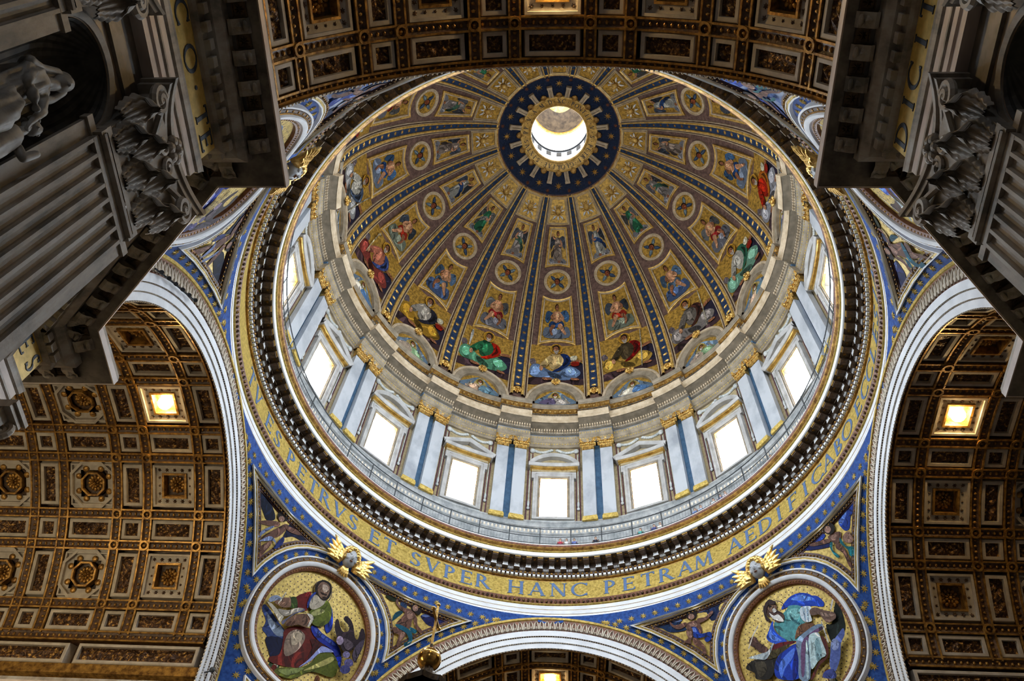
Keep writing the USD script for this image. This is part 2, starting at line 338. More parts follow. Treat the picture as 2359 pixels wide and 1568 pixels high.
EVL = [
 ((.18,.24,.42), [(-3.96,41.97),(-3.86,42.29),(-2.94,41.94),(-2.47,41.71),(-1.86,41.44),(-1.68,40.94),(-2.43,40.26),(-2.88,40.62),(-3.31,40.82),(-3.34,41.4)]),
 ((.42,.47,.55), [(-3.58,41.91),(-2.9,41.64),(-2.13,41.51),(-1.8,41.14),(-2.28,40.88),(-2.94,41.18),(-3.3,41.53)]),
 ((.07,.09,.2), [(-2.86,40.47),(-1.72,40.91),(-1.43,40.03),(-1.94,39.43),(-2.38,39.8)]),
 ((.12,.2,.55), [(-0.05,44.86),(0.48,44.7),(0.85,44.21),(1.14,43.45),(0.93,42.93),(0.57,43.29),(0.64,43.97),(0.32,44.49)]),
 ((.33,.11,.09), [(-1.95,41.39),(-1.62,41.92),(-0.41,42.52),(0.48,42.25),(1.58,42.39),(1.96,42.27),(0.76,41.63),(0.57,40.67),(-0.2,39.61),(-1.8,39.13),(-2.13,39.39),(-1.59,39.88),(-1.79,40.93)]),
 ((.48,.42,.38), [(-1.58,40.6),(-1.61,41.42),(-1.15,41.97),(-0.52,41.94),(-0.39,41.4),(-0.63,40.58),(-1.17,39.95)]),
 ((.62,.57,.5), [(-1.38,41.44),(-1.05,41.89),(-0.64,41.81),(-0.65,41.3),(-1.05,40.84)]),
 ((.24,.07,.06), [(-0.02,41.95),(1.6,42.34),(0.74,41.67),(0.45,40.65),(0.19,40.39),(0.34,41.43)]),
 ((.1,.16,.5), [(-0.34,42.63),(-0.08,42.9),(0.58,42.71),(1.91,42.64),(2.58,42.08),(2.8,41.39),(2.32,41.66),(1.72,42.08),(0.68,42.09),(0.02,42.27)]),
 ((.22,.3,.62), [(-0.07,42.73),(0.67,42.65),(1.83,42.54),(1.58,42.39),(0.66,42.42),(0.11,42.49)]),
 ((.3,.33,.12), [(-0.01,39.72),(0.65,40.49),(0.91,41.32),(1.63,41.86),(2.28,41.74),(2.64,41.3),(2.5,40.51),(0.88,39.97),(-0.2,38.8),(-1.34,38.56),(-1.43,38.89),(-0.69,39.39)]),
 ((.6,.58,.35), [(0.75,40.28),(1.4,41.11),(1.91,41.69),(2.12,41.53),(1.51,40.73),(0.36,39.72)]),
 ((.45,.5,.3), [(-1.3,38.85),(-0.56,39.35),(0.29,39.89),(-0.06,39.31),(-0.67,38.8)]),
 ((.5,.54,.76), [(-0.07,39.74),(0.37,40.55),(0.74,41.55),(1.01,41.94),(1.89,42.01),(0.99,41.42),(0.59,40.62),(0.13,39.97)]),
 ((.33,.07,.07), [(-2.26,43.76),(-1.59,44.6),(-1.34,44.64),(-1.22,43.77),(-1.14,43.36),(-1.93,43.27)]),
 ((.18,.24,.1), [(-2.69,43.38),(-2.26,43.76),(-1.86,43.26),(-2.24,42.91),(-2.62,43.02)]),
 ((.31,.35,.12), [(-0.92,43.43),(-0.47,44.24),(-0.23,44.81),(0.26,44.75),(0.67,44.17),(0.66,43.51),(0.16,42.93),(-0.44,42.85)]),
 ((.55,.56,.36), [(-0.75,43.48),(-0.36,44.01),(0.11,44.12),(-0.18,43.65),(-0.61,43.33)]),
 ((.62,.59,.54), [(-1.23,44.3),(-0.99,44.74),(-0.58,44.71),(-0.18,44.84),(-0.22,44.39),(-0.64,43.78),(-1.05,43.7)]),
 ((.14,.22,.5), [(-1.38,44.21),(-1.21,44.78),(-1.04,44.83),(-1.2,44.26),(-1.13,43.6),(-1.27,43.68)]),
 ((.12,.09,.08), [(-1.31,45.08),(-1.28,45.55),(-0.95,45.95),(-0.42,46.04),(-0.09,45.74),(-0.02,45.06),(-0.36,44.67),(-1.04,44.83)]),
 ((.42,.33,.28), [(-1.13,45.2),(-0.99,45.77),(-0.46,45.86),(-0.2,45.55),(-0.19,45.13),(-0.35,44.79),(-0.75,44.78)]),
 ((.64,.57,.52), [(-0.89,45.59),(-0.54,45.75),(-0.32,45.47),(-0.59,45.21)]),
 ((.15,.1,.09), [(-0.82,45.06),(-0.59,45.12),(-0.31,45.18),(-0.3,45.09),(-0.59,45.0)]),
 ((.15,.1,.09), [(-0.53,44.83),(-0.39,44.94),(-0.23,44.95),(-0.36,44.81)]),
 ((.4,.3,.25), [(-2.17,41.94),(-1.9,42.49),(-1.29,43.03),(-0.67,43.18),(-0.49,42.82),(-0.71,42.35),(-1.35,42.13),(-1.78,41.77),(-2.08,41.65)]),
 ((.25,.17,.14), [(-2.08,41.71),(-1.93,42.08),(-1.82,42.08),(-1.88,41.72)]),
 ((.25,.17,.14), [(-1.8,41.81),(-1.7,42.21),(-1.58,42.23),(-1.65,41.87)]),
 ((.7,.68,.65), [(-1.1,43.15),(-0.71,43.27),(-0.48,43.06),(-0.56,42.44),(-0.7,42.47),(-0.68,42.94)]),
 ((.65,.63,.58), [(-3.93,42.31),(-3.68,42.4),(-2.72,42.18),(-2.49,42.2),(-2.51,41.69),(-2.7,41.69),(-3.22,42.01)]),
 ((.32,.32,.42), [(-2.47,41.71),(-2.21,42.14),(-1.77,42.97),(-1.38,43.33),(-1.36,43.16),(-1.85,42.64),(-2.17,42.05),(-2.29,41.59)]),
 ((.55,.53,.5), [(-3.08,42.3),(-2.44,42.57),(-1.85,43.12),(-1.42,43.27),(-1.97,42.62),(-2.44,42.12)]),
 ((.42,.32,.27), [(-3.52,42.54),(-3.37,42.91),(-2.83,43.29),(-2.59,43.32),(-2.36,42.89),(-2.81,42.57),(-3.2,42.51)]),
 ((.5,.55,.66), [(-3.95,42.46),(-3.85,42.79),(-3.51,43.04),(-3.16,42.98),(-3.48,42.68),(-3.75,42.41)]),
 ((.7,.68,.62), [(-3.18,42.66),(-3.07,43.45),(-3.16,43.45),(-3.26,42.66)]),
 ((.16,.12,.15), [(1.23,43.27),(1.02,43.85),(1.2,44.01),(1.47,43.7),(1.85,43.46),(2.19,43.7),(2.09,44.05),(1.56,44.22),(1.6,44.54),(2.0,44.52),(2.39,44.22),(2.82,43.6),(3.09,43.58),(3.01,44.27),(3.21,44.38),(3.53,43.98),(3.66,43.33),(3.64,42.62),(3.58,42.11),(3.15,42.4),(3.12,42.99),(2.84,42.5),(2.4,42.31),(1.82,42.7)]),
 ((.27,.24,.3), [(3.1,42.76),(3.42,43.7),(3.65,43.49),(3.59,42.59),(3.48,42.16)]),
 ((.3,.26,.3), [(2.09,43.08),(2.64,43.17),(2.97,43.02),(2.69,42.53),(2.31,42.64)]),
 ((.5,.45,.55), [(2.12,42.93),(2.15,42.75),(2.07,42.58),(1.92,42.49),(1.75,42.52),(1.63,42.65),(1.6,42.83),(1.68,43.0),(1.83,43.09),(2.0,43.06)]),
 ((.4,.38,.52), [(2.98,42.36),(2.98,42.22),(2.89,42.08),(2.73,41.98),(2.56,41.98),(2.46,42.06),(2.45,42.2),(2.54,42.35),(2.71,42.44),(2.87,42.44)]),
 ((.33,.32,.5), [(3.44,42.02),(3.45,41.86),(3.33,41.68),(3.12,41.57),(2.92,41.55),(2.79,41.65),(2.78,41.82),(2.9,42.0),(3.1,42.11),(3.3,42.12)]),
 ((.25,.26,.45), [(3.41,41.53),(3.42,41.35),(3.28,41.16),(3.05,41.02),(2.82,41.0),(2.68,41.1),(2.67,41.29),(2.81,41.48),(3.03,41.62),(3.27,41.63)]),
]
EVR = [
 ((.1,.13,.12), [(3.62,43.25),(3.98,43.57),(4.01,42.93),(3.83,42.12),(3.58,41.74),(2.94,41.54),(2.52,41.43),(2.65,42.62),(3.05,42.52)]),
 ((.12,.25,.65), [(0.21,45.13),(0.59,45.42),(1.23,45.57),(1.92,45.41),(2.44,45.04),(2.62,44.79),(2.98,44.52),(3.18,43.97),(3.0,43.75),(2.5,44.09),(1.81,44.44),(1.22,44.89),(0.67,45.04)]),
 ((.32,.48,.85), [(1.15,45.39),(1.87,45.3),(2.31,44.92),(2.7,44.47),(1.96,44.74),(1.45,45.1)]),
 ((.3,.54,.57), [(-0.61,44.55),(0.53,44.89),(0.86,45.05),(1.62,44.55),(1.32,43.67),(1.84,43.0),(1.32,42.9),(0.56,42.76),(0.38,42.64),(-0.26,43.09),(-0.66,43.86)]),
 ((.45,.68,.7), [(0.63,44.83),(1.36,44.53),(1.21,43.95),(0.64,44.04),(0.43,44.39)]),
 ((.2,.38,.42), [(0.65,44.6),(0.72,44.22),(1.07,43.64),(0.93,43.61),(0.61,44.12)]),
 ((.4,.28,.2), [(0.85,43.43),(1.55,43.38),(1.98,43.03),(1.46,42.93),(0.6,42.85),(0.35,42.82)]),
 ((.3,.22,.2), [(-0.79,45.96),(-0.4,46.15),(-0.02,45.88),(0.01,45.53),(-0.06,45.22),(0.17,44.92),(0.27,44.59),(0.03,44.32),(-0.41,44.45),(-0.59,44.88),(-0.84,45.3)]),
 ((.46,.36,.3), [(-0.61,45.81),(-0.18,45.8),(-0.06,45.5),(-0.3,45.24),(-0.6,45.4)]),
 ((.1,.07,.07), [(-0.51,45.75),(-0.34,45.72),(-0.33,45.6),(-0.5,45.63)]),
 ((.78,.78,.78), [(-0.65,45.31),(-0.43,44.97),(-0.09,44.89),(0.09,44.46),(0.06,44.25),(-0.27,44.48),(-0.59,44.88)]),
 ((.7,.7,.7), [(-0.36,45.39),(-0.17,45.4),(-0.1,45.13),(-0.35,45.15)]),
 ((.2,.15,.15), [(-0.93,45.8),(-0.65,46.0),(-0.28,46.14),(0.09,45.71),(-0.12,45.65),(-0.49,45.8),(-0.8,45.51),(-0.87,45.09),(-0.75,44.8),(-1.04,44.84),(-1.04,45.4)]),
 ((.74,.8,.85), [(1.56,44.42),(2.2,44.21),(2.23,43.92),(2.02,43.61),(1.96,43.26),(1.55,43.38),(1.33,43.83)]),
 ((.5,.6,.7), [(1.71,44.32),(1.5,43.5),(1.58,43.48),(1.79,44.29)]),
 ((.5,.6,.7), [(1.98,44.23),(1.7,43.4),(1.76,43.37),(2.04,44.2)]),
 ((.38,.3,.27), [(2.12,43.93),(2.53,43.91),(3.0,43.43),(3.57,42.96),(3.49,42.6),(2.91,42.59),(2.73,42.89),(2.6,43.34),(2.2,43.5),(2.04,43.65)]),
 ((.55,.46,.42), [(2.75,43.41),(3.17,43.08),(3.55,42.82),(3.22,42.84),(2.79,43.13)]),
 ((.15,.3,.72), [(-0.59,44.6),(-0.81,44.5),(-1.16,44.12),(-1.46,43.83),(-1.33,43.43),(-0.79,42.99),(-0.17,42.88),(-0.56,43.53),(-0.73,44.12)]),
 ((.35,.5,.88), [(-0.93,44.22),(-0.94,43.78),(-0.49,43.11),(-0.91,43.27),(-1.26,43.73)]),
 ((.28,.2,.18), [(-2.59,44.33),(-2.2,44.25),(-2.05,43.74),(-1.74,43.32),(-1.62,42.88),(-2.22,43.07),(-2.45,43.51),(-2.76,43.93)]),
 ((.75,.73,.7), [(-2.86,43.75),(-2.3,44.35),(-2.35,44.39),(-2.92,43.8)]),
 ((.75,.73,.7), [(-2.3,44.34),(-1.7,44.77),(-1.75,44.83),(-2.35,44.4)]),
 ((.15,.14,.13), [(-3.64,42.67),(-3.04,42.89),(-2.1,42.63),(-1.16,42.1),(-1.6,41.63),(-2.27,41.25),(-3.2,41.73),(-3.14,42.11)]),
 ((.26,.24,.2), [(-2.84,42.64),(-2.19,42.42),(-2.26,41.82),(-2.85,41.66),(-2.93,42.16)]),
 ((.35,.08,.12), [(-1.91,42.49),(-1.11,43.1),(0.37,42.59),(0.19,42.47),(-0.92,42.68),(-1.62,42.45)]),
 ((.25,.22,.12), [(-1.64,42.83),(-0.9,42.72),(-0.0,42.57),(-0.73,42.25),(-1.56,42.31),(-1.86,42.46)]),
 ((.62,.67,.7), [(-3.16,43.16),(-2.36,43.03),(-1.67,42.9),(-1.19,43.19),(-1.11,43.1),(-1.91,42.49),(-2.49,42.73)]),
 ((.1,.22,.62), [(-1.65,41.66),(-1.11,42.23),(-0.33,42.36),(0.39,42.36),(0.84,41.8),(0.29,41.29),(-0.27,40.2),(-1.65,40.93)]),
 ((.3,.45,.85), [(-1.31,41.59),(-0.59,42.01),(0.18,42.15),(-0.16,41.63),(-0.9,41.27),(-1.38,40.84)]),
 ((.06,.12,.42), [(0.01,41.75),(0.31,41.92),(-0.04,40.92),(-0.44,40.34),(-0.64,40.45)]),
 ((.42,.5,.6), [(0.49,42.47),(1.56,42.77),(2.31,42.75),(2.58,42.49),(1.68,42.39),(1.32,42.09),(0.48,39.82),(-0.22,40.18),(0.19,41.34)]),
 ((.38,.28,.42), [(0.75,42.12),(1.6,42.48),(2.52,42.48),(2.55,42.3),(1.66,42.23),(0.99,41.88),(0.22,40.27),(0.03,40.36)]),
 ((.6,.7,.75), [(1.05,42.02),(1.16,42.01),(0.67,40.56),(0.43,39.95),(0.29,40.02)]),
 ((.3,.14,.12), [(2.15,41.93),(2.38,41.6),(2.25,40.84),(1.93,40.48),(1.31,40.25),(0.71,39.71),(0.53,39.8),(1.48,40.53),(2.02,40.69)]),
 ((.66,.76,.79), [(1.33,42.14),(1.68,42.39),(2.11,42.21),(2.11,41.74),(2.04,40.73),(1.53,40.66),(0.96,40.32),(0.81,40.49)]),
 ((.45,.58,.62), [(1.73,41.88),(1.98,41.81),(1.74,40.77),(1.34,40.6),(1.45,41.23)]),
 ((.75,.75,.75), [(2.56,42.65),(2.44,41.46),(2.51,41.45),(2.64,42.64)]),
 ((.7,.7,.72), [(3.89,43.57),(3.52,43.15),(3.59,43.1),(3.97,43.51)]),
 ((.3,.36,.6), [(2.62,41.18),(3.33,41.56),(3.73,41.72),(3.62,41.32),(3.17,40.93),(2.74,40.11),(2.12,39.47),(1.97,39.95),(2.38,40.78)]),
 ((.5,.56,.75), [(3.05,40.93),(2.91,40.76),(2.74,40.69),(2.59,40.75),(2.53,40.93),(2.57,41.15),(2.71,41.33),(2.89,41.39),(3.03,41.32),(3.09,41.15)]),
 ((.22,.26,.5), [(1.52,39.74),(2.11,39.68),(2.07,39.1),(1.34,39.41)]),
]
PU1 = [
 ((.1,.12,.28), [(6.77,47.14),(7.07,47.41),(7.59,47.51),(8.38,47.46),(8.89,47.32),(8.65,47.09),(8.28,46.79),(7.54,46.67),(6.94,46.95)]),
 ((.3,.36,.55), [(6.81,47.15),(7.08,47.38),(7.53,47.44),(7.17,47.15)]),
 ((.12,.2,.33), [(5.08,47.37),(5.14,47.75),(5.39,47.77),(5.63,47.29),(5.39,47.24)]),
 ((.08,.24,.3), [(5.02,46.02),(4.98,46.59),(5.34,46.96),(5.49,46.81),(5.2,46.3)]),
 ((.1,.14,.06), [(3.85,47.47),(4.51,47.69),(4.68,47.41),(4.33,47.3)]),
 ((.36,.26,.23), [(5.44,47.13),(5.84,47.29),(6.4,47.04),(6.31,46.59),(6.41,46.1),(6.06,45.92),(5.37,45.92),(5.54,46.49),(5.62,46.9)]),
 ((.5,.39,.35), [(5.75,47.0),(6.09,47.09),(6.27,46.78),(6.02,46.56)]),
 ((.36,.26,.23), [(4.67,47.54),(4.81,47.6),(4.99,47.28),(5.5,47.2),(5.72,47.07),(5.45,46.92),(4.91,47.16),(4.71,47.33)]),
 ((.36,.26,.23), [(6.33,46.93),(6.56,46.85),(6.8,46.41),(7.25,46.17),(7.27,45.95),(6.91,46.09),(6.49,46.45)]),
 ((.1,.07,.07), [(5.93,47.28),(5.89,47.59),(6.15,47.88),(6.51,47.75),(6.68,47.36),(6.56,47.06),(6.27,47.16)]),
 ((.5,.39,.35), [(6.35,47.54),(6.37,47.39),(6.31,47.27),(6.2,47.22),(6.07,47.27),(5.98,47.39),(5.96,47.54),(6.02,47.66),(6.14,47.71),(6.26,47.66)]),
 ((.36,.26,.23), [(5.25,45.62),(6.11,45.82),(6.31,45.42),(6.18,44.9),(6.24,44.24),(6.14,44.16),(5.93,44.8),(5.84,45.31),(5.45,45.3)]),
 ((.5,.39,.35), [(5.92,45.5),(6.17,45.61),(6.21,45.27),(6.06,44.97)]),
 ((.1,.3,.38), [(5.29,45.81),(5.57,45.96),(6.33,45.91),(6.71,45.66),(6.9,45.19),(6.65,44.79),(6.43,44.93),(6.64,45.28),(6.21,45.62),(5.61,45.69)]),
 ((.1,.3,.38), [(6.33,46.07),(6.86,46.03),(6.88,45.8),(6.55,45.8)]),
]
PU4 = [
 ((.06,.09,.16), [(-8.49,47.15),(-7.91,47.3),(-7.27,47.37),(-6.56,47.14),(-6.38,46.83),(-6.87,46.43),(-7.38,46.57),(-7.99,46.79)]),
 ((.08,.1,.2), [(-5.17,47.51),(-4.41,47.72),(-3.77,47.81),(-3.15,47.67),(-3.75,47.27),(-4.47,47.05),(-5.11,46.49),(-5.17,47.03)]),
 ((.36,.26,.23), [(-6.46,45.58),(-5.9,46.58),(-5.51,47.23),(-5.19,47.29),(-5.39,46.4),(-5.78,45.91),(-6.38,45.4)]),
 ((.36,.26,.23), [(-7.33,45.76),(-7.15,46.14),(-6.51,46.66),(-5.96,46.99),(-5.85,46.75),(-6.53,46.26),(-7.02,46.0)]),
 ((.36,.26,.23), [(-5.44,47.15),(-4.64,47.53),(-4.03,47.68),(-4.05,47.46),(-5.0,47.04)]),
 ((.1,.07,.07), [(-5.53,47.86),(-5.48,47.63),(-5.6,47.35),(-5.85,47.15),(-6.13,47.08),(-6.34,47.16),(-6.39,47.38),(-6.27,47.65),(-6.02,47.87),(-5.74,47.96)]),
 ((.5,.39,.35), [(-5.76,47.42),(-5.73,47.3),(-5.78,47.17),(-5.9,47.08),(-6.03,47.05),(-6.14,47.1),(-6.17,47.21),(-6.12,47.34),(-6.0,47.44),(-5.87,47.47)]),
 ((.36,.26,.23), [(-6.25,44.95),(-5.79,45.71),(-5.66,45.44),(-5.79,44.79),(-5.88,44.32),(-6.11,44.22),(-6.11,44.69)]),
 ((.5,.39,.35), [(-6.04,45.1),(-5.83,45.55),(-5.76,45.36),(-5.88,44.91)]),
 ((.4,.45,.6), [(-6.82,45.32),(-6.75,45.72),(-6.34,46.36),(-6.14,46.45),(-6.48,45.81),(-6.7,45.28)]),
 ((.42,.47,.62), [(-6.54,45.1),(-6.11,45.78),(-5.61,45.91),(-5.34,45.67),(-5.65,45.75),(-6.28,45.29)]),
 ((.15,.2,.42), [(-5.4,45.43),(-5.22,46.4),(-4.95,46.28),(-5.03,45.71)]),
]
PU5 = [
 ((.1,.2,.5), [(6.78,47.23),(7.2,47.37),(8.07,47.38),(8.75,47.18),(8.37,46.92),(7.79,46.87),(7.31,46.47),(6.91,46.58)]),
 ((.3,.42,.75), [(6.81,47.21),(7.17,47.32),(7.81,47.33),(7.5,47.12),(6.98,47.0)]),
 ((.12,.22,.55), [(4.4,47.74),(5.07,47.74),(5.51,47.39),(5.22,47.26),(4.68,47.45)]),
 ((.07,.12,.32), [(3.41,47.79),(4.08,47.68),(5.4,46.84),(5.45,46.52),(4.02,47.28)]),
 ((.36,.26,.23), [(5.59,47.12),(6.25,46.96),(6.61,46.68),(6.4,46.43),(5.93,46.31),(5.76,46.57)]),
 ((.5,.39,.35), [(5.78,46.97),(6.24,46.82),(6.13,46.56),(5.83,46.66)]),
 ((.36,.26,.23), [(5.53,47.02),(4.53,47.49),(4.08,47.68),(4.33,47.35),(5.52,46.75)]),
 ((.5,.39,.35), [(6.56,46.38),(7.11,46.36),(7.16,45.88),(6.93,45.72),(6.53,46.01)]),
 ((.36,.26,.23), [(6.0,46.39),(6.22,45.97),(6.26,45.35),(6.06,44.66),(5.92,44.81),(6.01,45.59),(5.74,46.18)]),
 ((.1,.07,.07), [(6.37,47.11),(6.18,47.0),(5.92,47.05),(5.69,47.23),(5.58,47.47),(5.63,47.7),(5.83,47.81),(6.09,47.76),(6.32,47.57),(6.43,47.32)]),
 ((.5,.39,.35), [(6.09,47.26),(5.97,47.2),(5.82,47.21),(5.69,47.32),(5.63,47.46),(5.67,47.6),(5.78,47.67),(5.93,47.64),(6.07,47.54),(6.12,47.39)]),
 ((.1,.34,.38), [(5.76,46.57),(5.49,46.22),(5.73,45.58),(5.47,45.69),(5.37,46.3),(5.54,46.66)]),
 ((.1,.34,.38), [(6.4,46.43),(6.45,45.8),(6.87,45.44),(6.62,45.05),(6.34,45.23),(6.43,45.56),(6.2,46.18)]),
]
PU6 = [
 ((.08,.13,.25), [(-5.45,47.49),(-5.17,47.77),(-4.61,47.79),(-3.54,47.74),(-3.98,47.35),(-4.12,46.76),(-4.81,46.66),(-4.92,47.34)]),
 ((.36,.42,.6), [(-5.41,47.48),(-5.15,47.71),(-4.66,47.77),(-4.95,47.5)]),
 ((.08,.16,.28), [(-8.7,47.46),(-7.66,47.57),(-6.89,47.59),(-6.67,47.34),(-6.87,47.17),(-6.63,46.66),(-7.08,46.62),(-7.8,46.77),(-8.16,47.12)]),
 ((.36,.42,.6), [(-7.32,47.57),(-6.9,47.56),(-6.69,47.34),(-6.91,47.27),(-7.34,47.39)]),
 ((.36,.26,.23), [(-6.5,46.97),(-6.11,47.07),(-5.62,46.95),(-5.62,46.59),(-5.68,46.13),(-6.08,46.14),(-6.2,46.61),(-6.6,46.6)]),
 ((.5,.39,.35), [(-6.35,46.92),(-5.84,46.85),(-5.89,46.6),(-6.25,46.71)]),
 ((.36,.26,.23), [(-7.63,47.65),(-7.49,47.71),(-7.32,47.12),(-6.53,47.11),(-6.53,46.89),(-7.11,46.76),(-7.5,47.08)]),
 ((.36,.26,.23), [(-5.65,47.1),(-5.04,47.02),(-4.52,47.29),(-4.46,47.08),(-5.02,46.83),(-5.6,46.76)]),
 ((.1,.07,.07), [(-5.58,47.38),(-5.73,47.18),(-5.97,47.11),(-6.19,47.19),(-6.32,47.38),(-6.32,47.62),(-6.17,47.82),(-5.94,47.9),(-5.71,47.82),(-5.57,47.62)]),
 ((.5,.39,.35), [(-5.78,47.28),(-5.86,47.18),(-5.99,47.14),(-6.11,47.18),(-6.19,47.28),(-6.18,47.41),(-6.1,47.52),(-5.97,47.56),(-5.85,47.51),(-5.78,47.41)]),
 ((.1,.2,.5), [(-6.28,46.64),(-5.92,46.52),(-5.81,46.04),(-5.11,45.92),(-5.21,45.48),(-5.63,45.38),(-5.69,45.66),(-5.39,45.72),(-6.0,45.8),(-6.34,45.96)]),
 ((.35,.45,.75), [(-6.26,46.59),(-6.02,46.51),(-6.0,46.24),(-6.23,46.31)]),
 ((.36,.26,.23), [(-6.57,46.59),(-6.22,46.57),(-6.35,46.05),(-6.64,45.8),(-6.64,45.6),(-7.1,45.86),(-6.73,46.0),(-6.73,46.3)]),
 ((.5,.39,.35), [(-6.61,46.39),(-6.34,46.39),(-6.46,46.0),(-6.66,46.06)]),
 ((.36,.26,.23), [(-6.4,45.94),(-6.05,45.69),(-5.85,45.12),(-5.95,44.7),(-6.17,44.74),(-6.14,45.09),(-6.5,45.51)]),
]
# ================================================================ STRUCTURE
rng = random.Random(7); nrg = np.random.default_rng(7)
AXN = {0: "altar", 90: "east", 180: "nave", -90: "west"}
# ---- floor and closing walls
fl = MB(); fl.add(*[np.array([(-62, -62, 0), (62, -62, 0), (62, 62, 0), (-62, 62, 0), (-62, -62, -0.4), (62, -62, -0.4), (62, 62, -0.4), (-62, 62, -0.4)]), [[0, 1, 2, 3], [7, 6, 5, 4], [0, 4, 5, 1], [1, 5, 6, 2], [2, 6, 7, 3], [3, 7, 4, 0]]])
f = struct("floor", "pale polished marble floor far below the dome", "floor"); fl.build("slab", M["marble_floor"], f)
for k, (az, nm) in enumerate(((0, "altar"), (90, "transept"), (180, "nave"), (-90, "transept"))):
    w = struct("wall_end", "stone wall closing the %s arm far from the crossing" % ("altar", "blue-mantled saint's side", "nave", "eagle medallion's side")[k], "wall")
    S = S_flat(az, 60.0); mb = MB(); sbox(mb, S, -16, 16, 0, 48, -0.5, 0.0); mb.build("masonry", M["ochre_wall"], w)
    for j, (x, z, ww, hh) in enumerate(((-6, 27, 3.4, 7.5), (0, 29, 4.2, 9.5), (6, 27, 3.4, 7.5))):
        if az == 180 and j == 1:
            wd = MB(); sbox(wd, S, x - ww / 2, x + ww / 2, z, z + hh, 0.02, 0.06); pw = sub(w, "end_window"); wd.build("pane", M["navepane"], pw)
            fr = MB(); fr.add(*sweep([(x - ww / 2, z), (x + ww / 2, z), (x + ww / 2, z + hh), (x - ww / 2, z + hh)], [(0, 0), (0, 0.25), (0.45, 0.25), (0.45, 0)], S, True)); fr.build("window_frame", M["cream"], pw)

# ---- vaults of the four arms
ROWS_BIG, ROWS_SMALL = [26.4 * k for k in range(-3, 4)], [13.2 + 26.4 * k for k in range(-3, 3)]
STRIPS = [("n", 0.45, 1.7), ("b", 2.4, 5.1), ("n", 5.8, 7.1), ("o", 7.8, 10.6), ("n", 11.4, 12.6), ("o", 13.3, 16.2), ("n", 16.9, 18.1), ("b", 18.8, 21.6)]
D2A = math.pi / 180 * RV
def rosette(mb, S, x, y, R, h0):
    for ring, (rr, pr, ph, n) in enumerate(((R * 0.66, R * 0.26, 0.16, 12), (R * 0.36, R * 0.2, 0.24, 8))):
        for i in range(n):
            a = (i + 0.5 * ring) * 2 * math.pi / n
            ball(mb, S, x + rr * math.cos(a), y + rr * math.sin(a), h0 + ph * 0.4, pr, pr * 0.72, ph * 0.7, rot=a)
    ball(mb, S, x, y, h0 + 0.2, R * 0.17, R * 0.17, 0.2)
def framed(parent, S, x0, x1, y0, y1, h, wide, mat, inner):
    """A coffer: a raised pale frame with a sunk carved panel inside."""
    mb = MB()
    mb.add(*sweep([(x0, y0), (x1, y0), (x1, y1), (x0, y1)], [(0.1, -0.45), (0, h + 0.14), (-0.05, h + 0.18), (-wide, h + 0.18), (-wide, h - 0.12)], S, True))
    c = mb.build("coffer", mat, parent)
    n, m = max(4, int((x1 - x0) / 0.28)), max(4, int((y1 - y0) / 0.28))
    X, Y = np.meshgrid(np.linspace(x0 + wide, x1 - wide, n), np.linspace(y0 + wide, y1 - wide, m), indexing="ij")
    amp = nrg.random((n, m)) ** 2 * 0.22; amp[[0, -1]] = 0; amp[:, [0, -1]] = 0
    r = MB(); r.add(*grid(S(X, Y, h - 0.06 + amp))); r.build("carved_panel", inner, c)
    return c
def octagon(cx, cy, rx, ry, k=0.42):
    return [(cx + rx * a, cy + ry * b) for a, b in ((1, k), (k, 1), (-k, 1), (-1, k), (-1, -k), (-k, -1), (k, -1), (1, -k))]
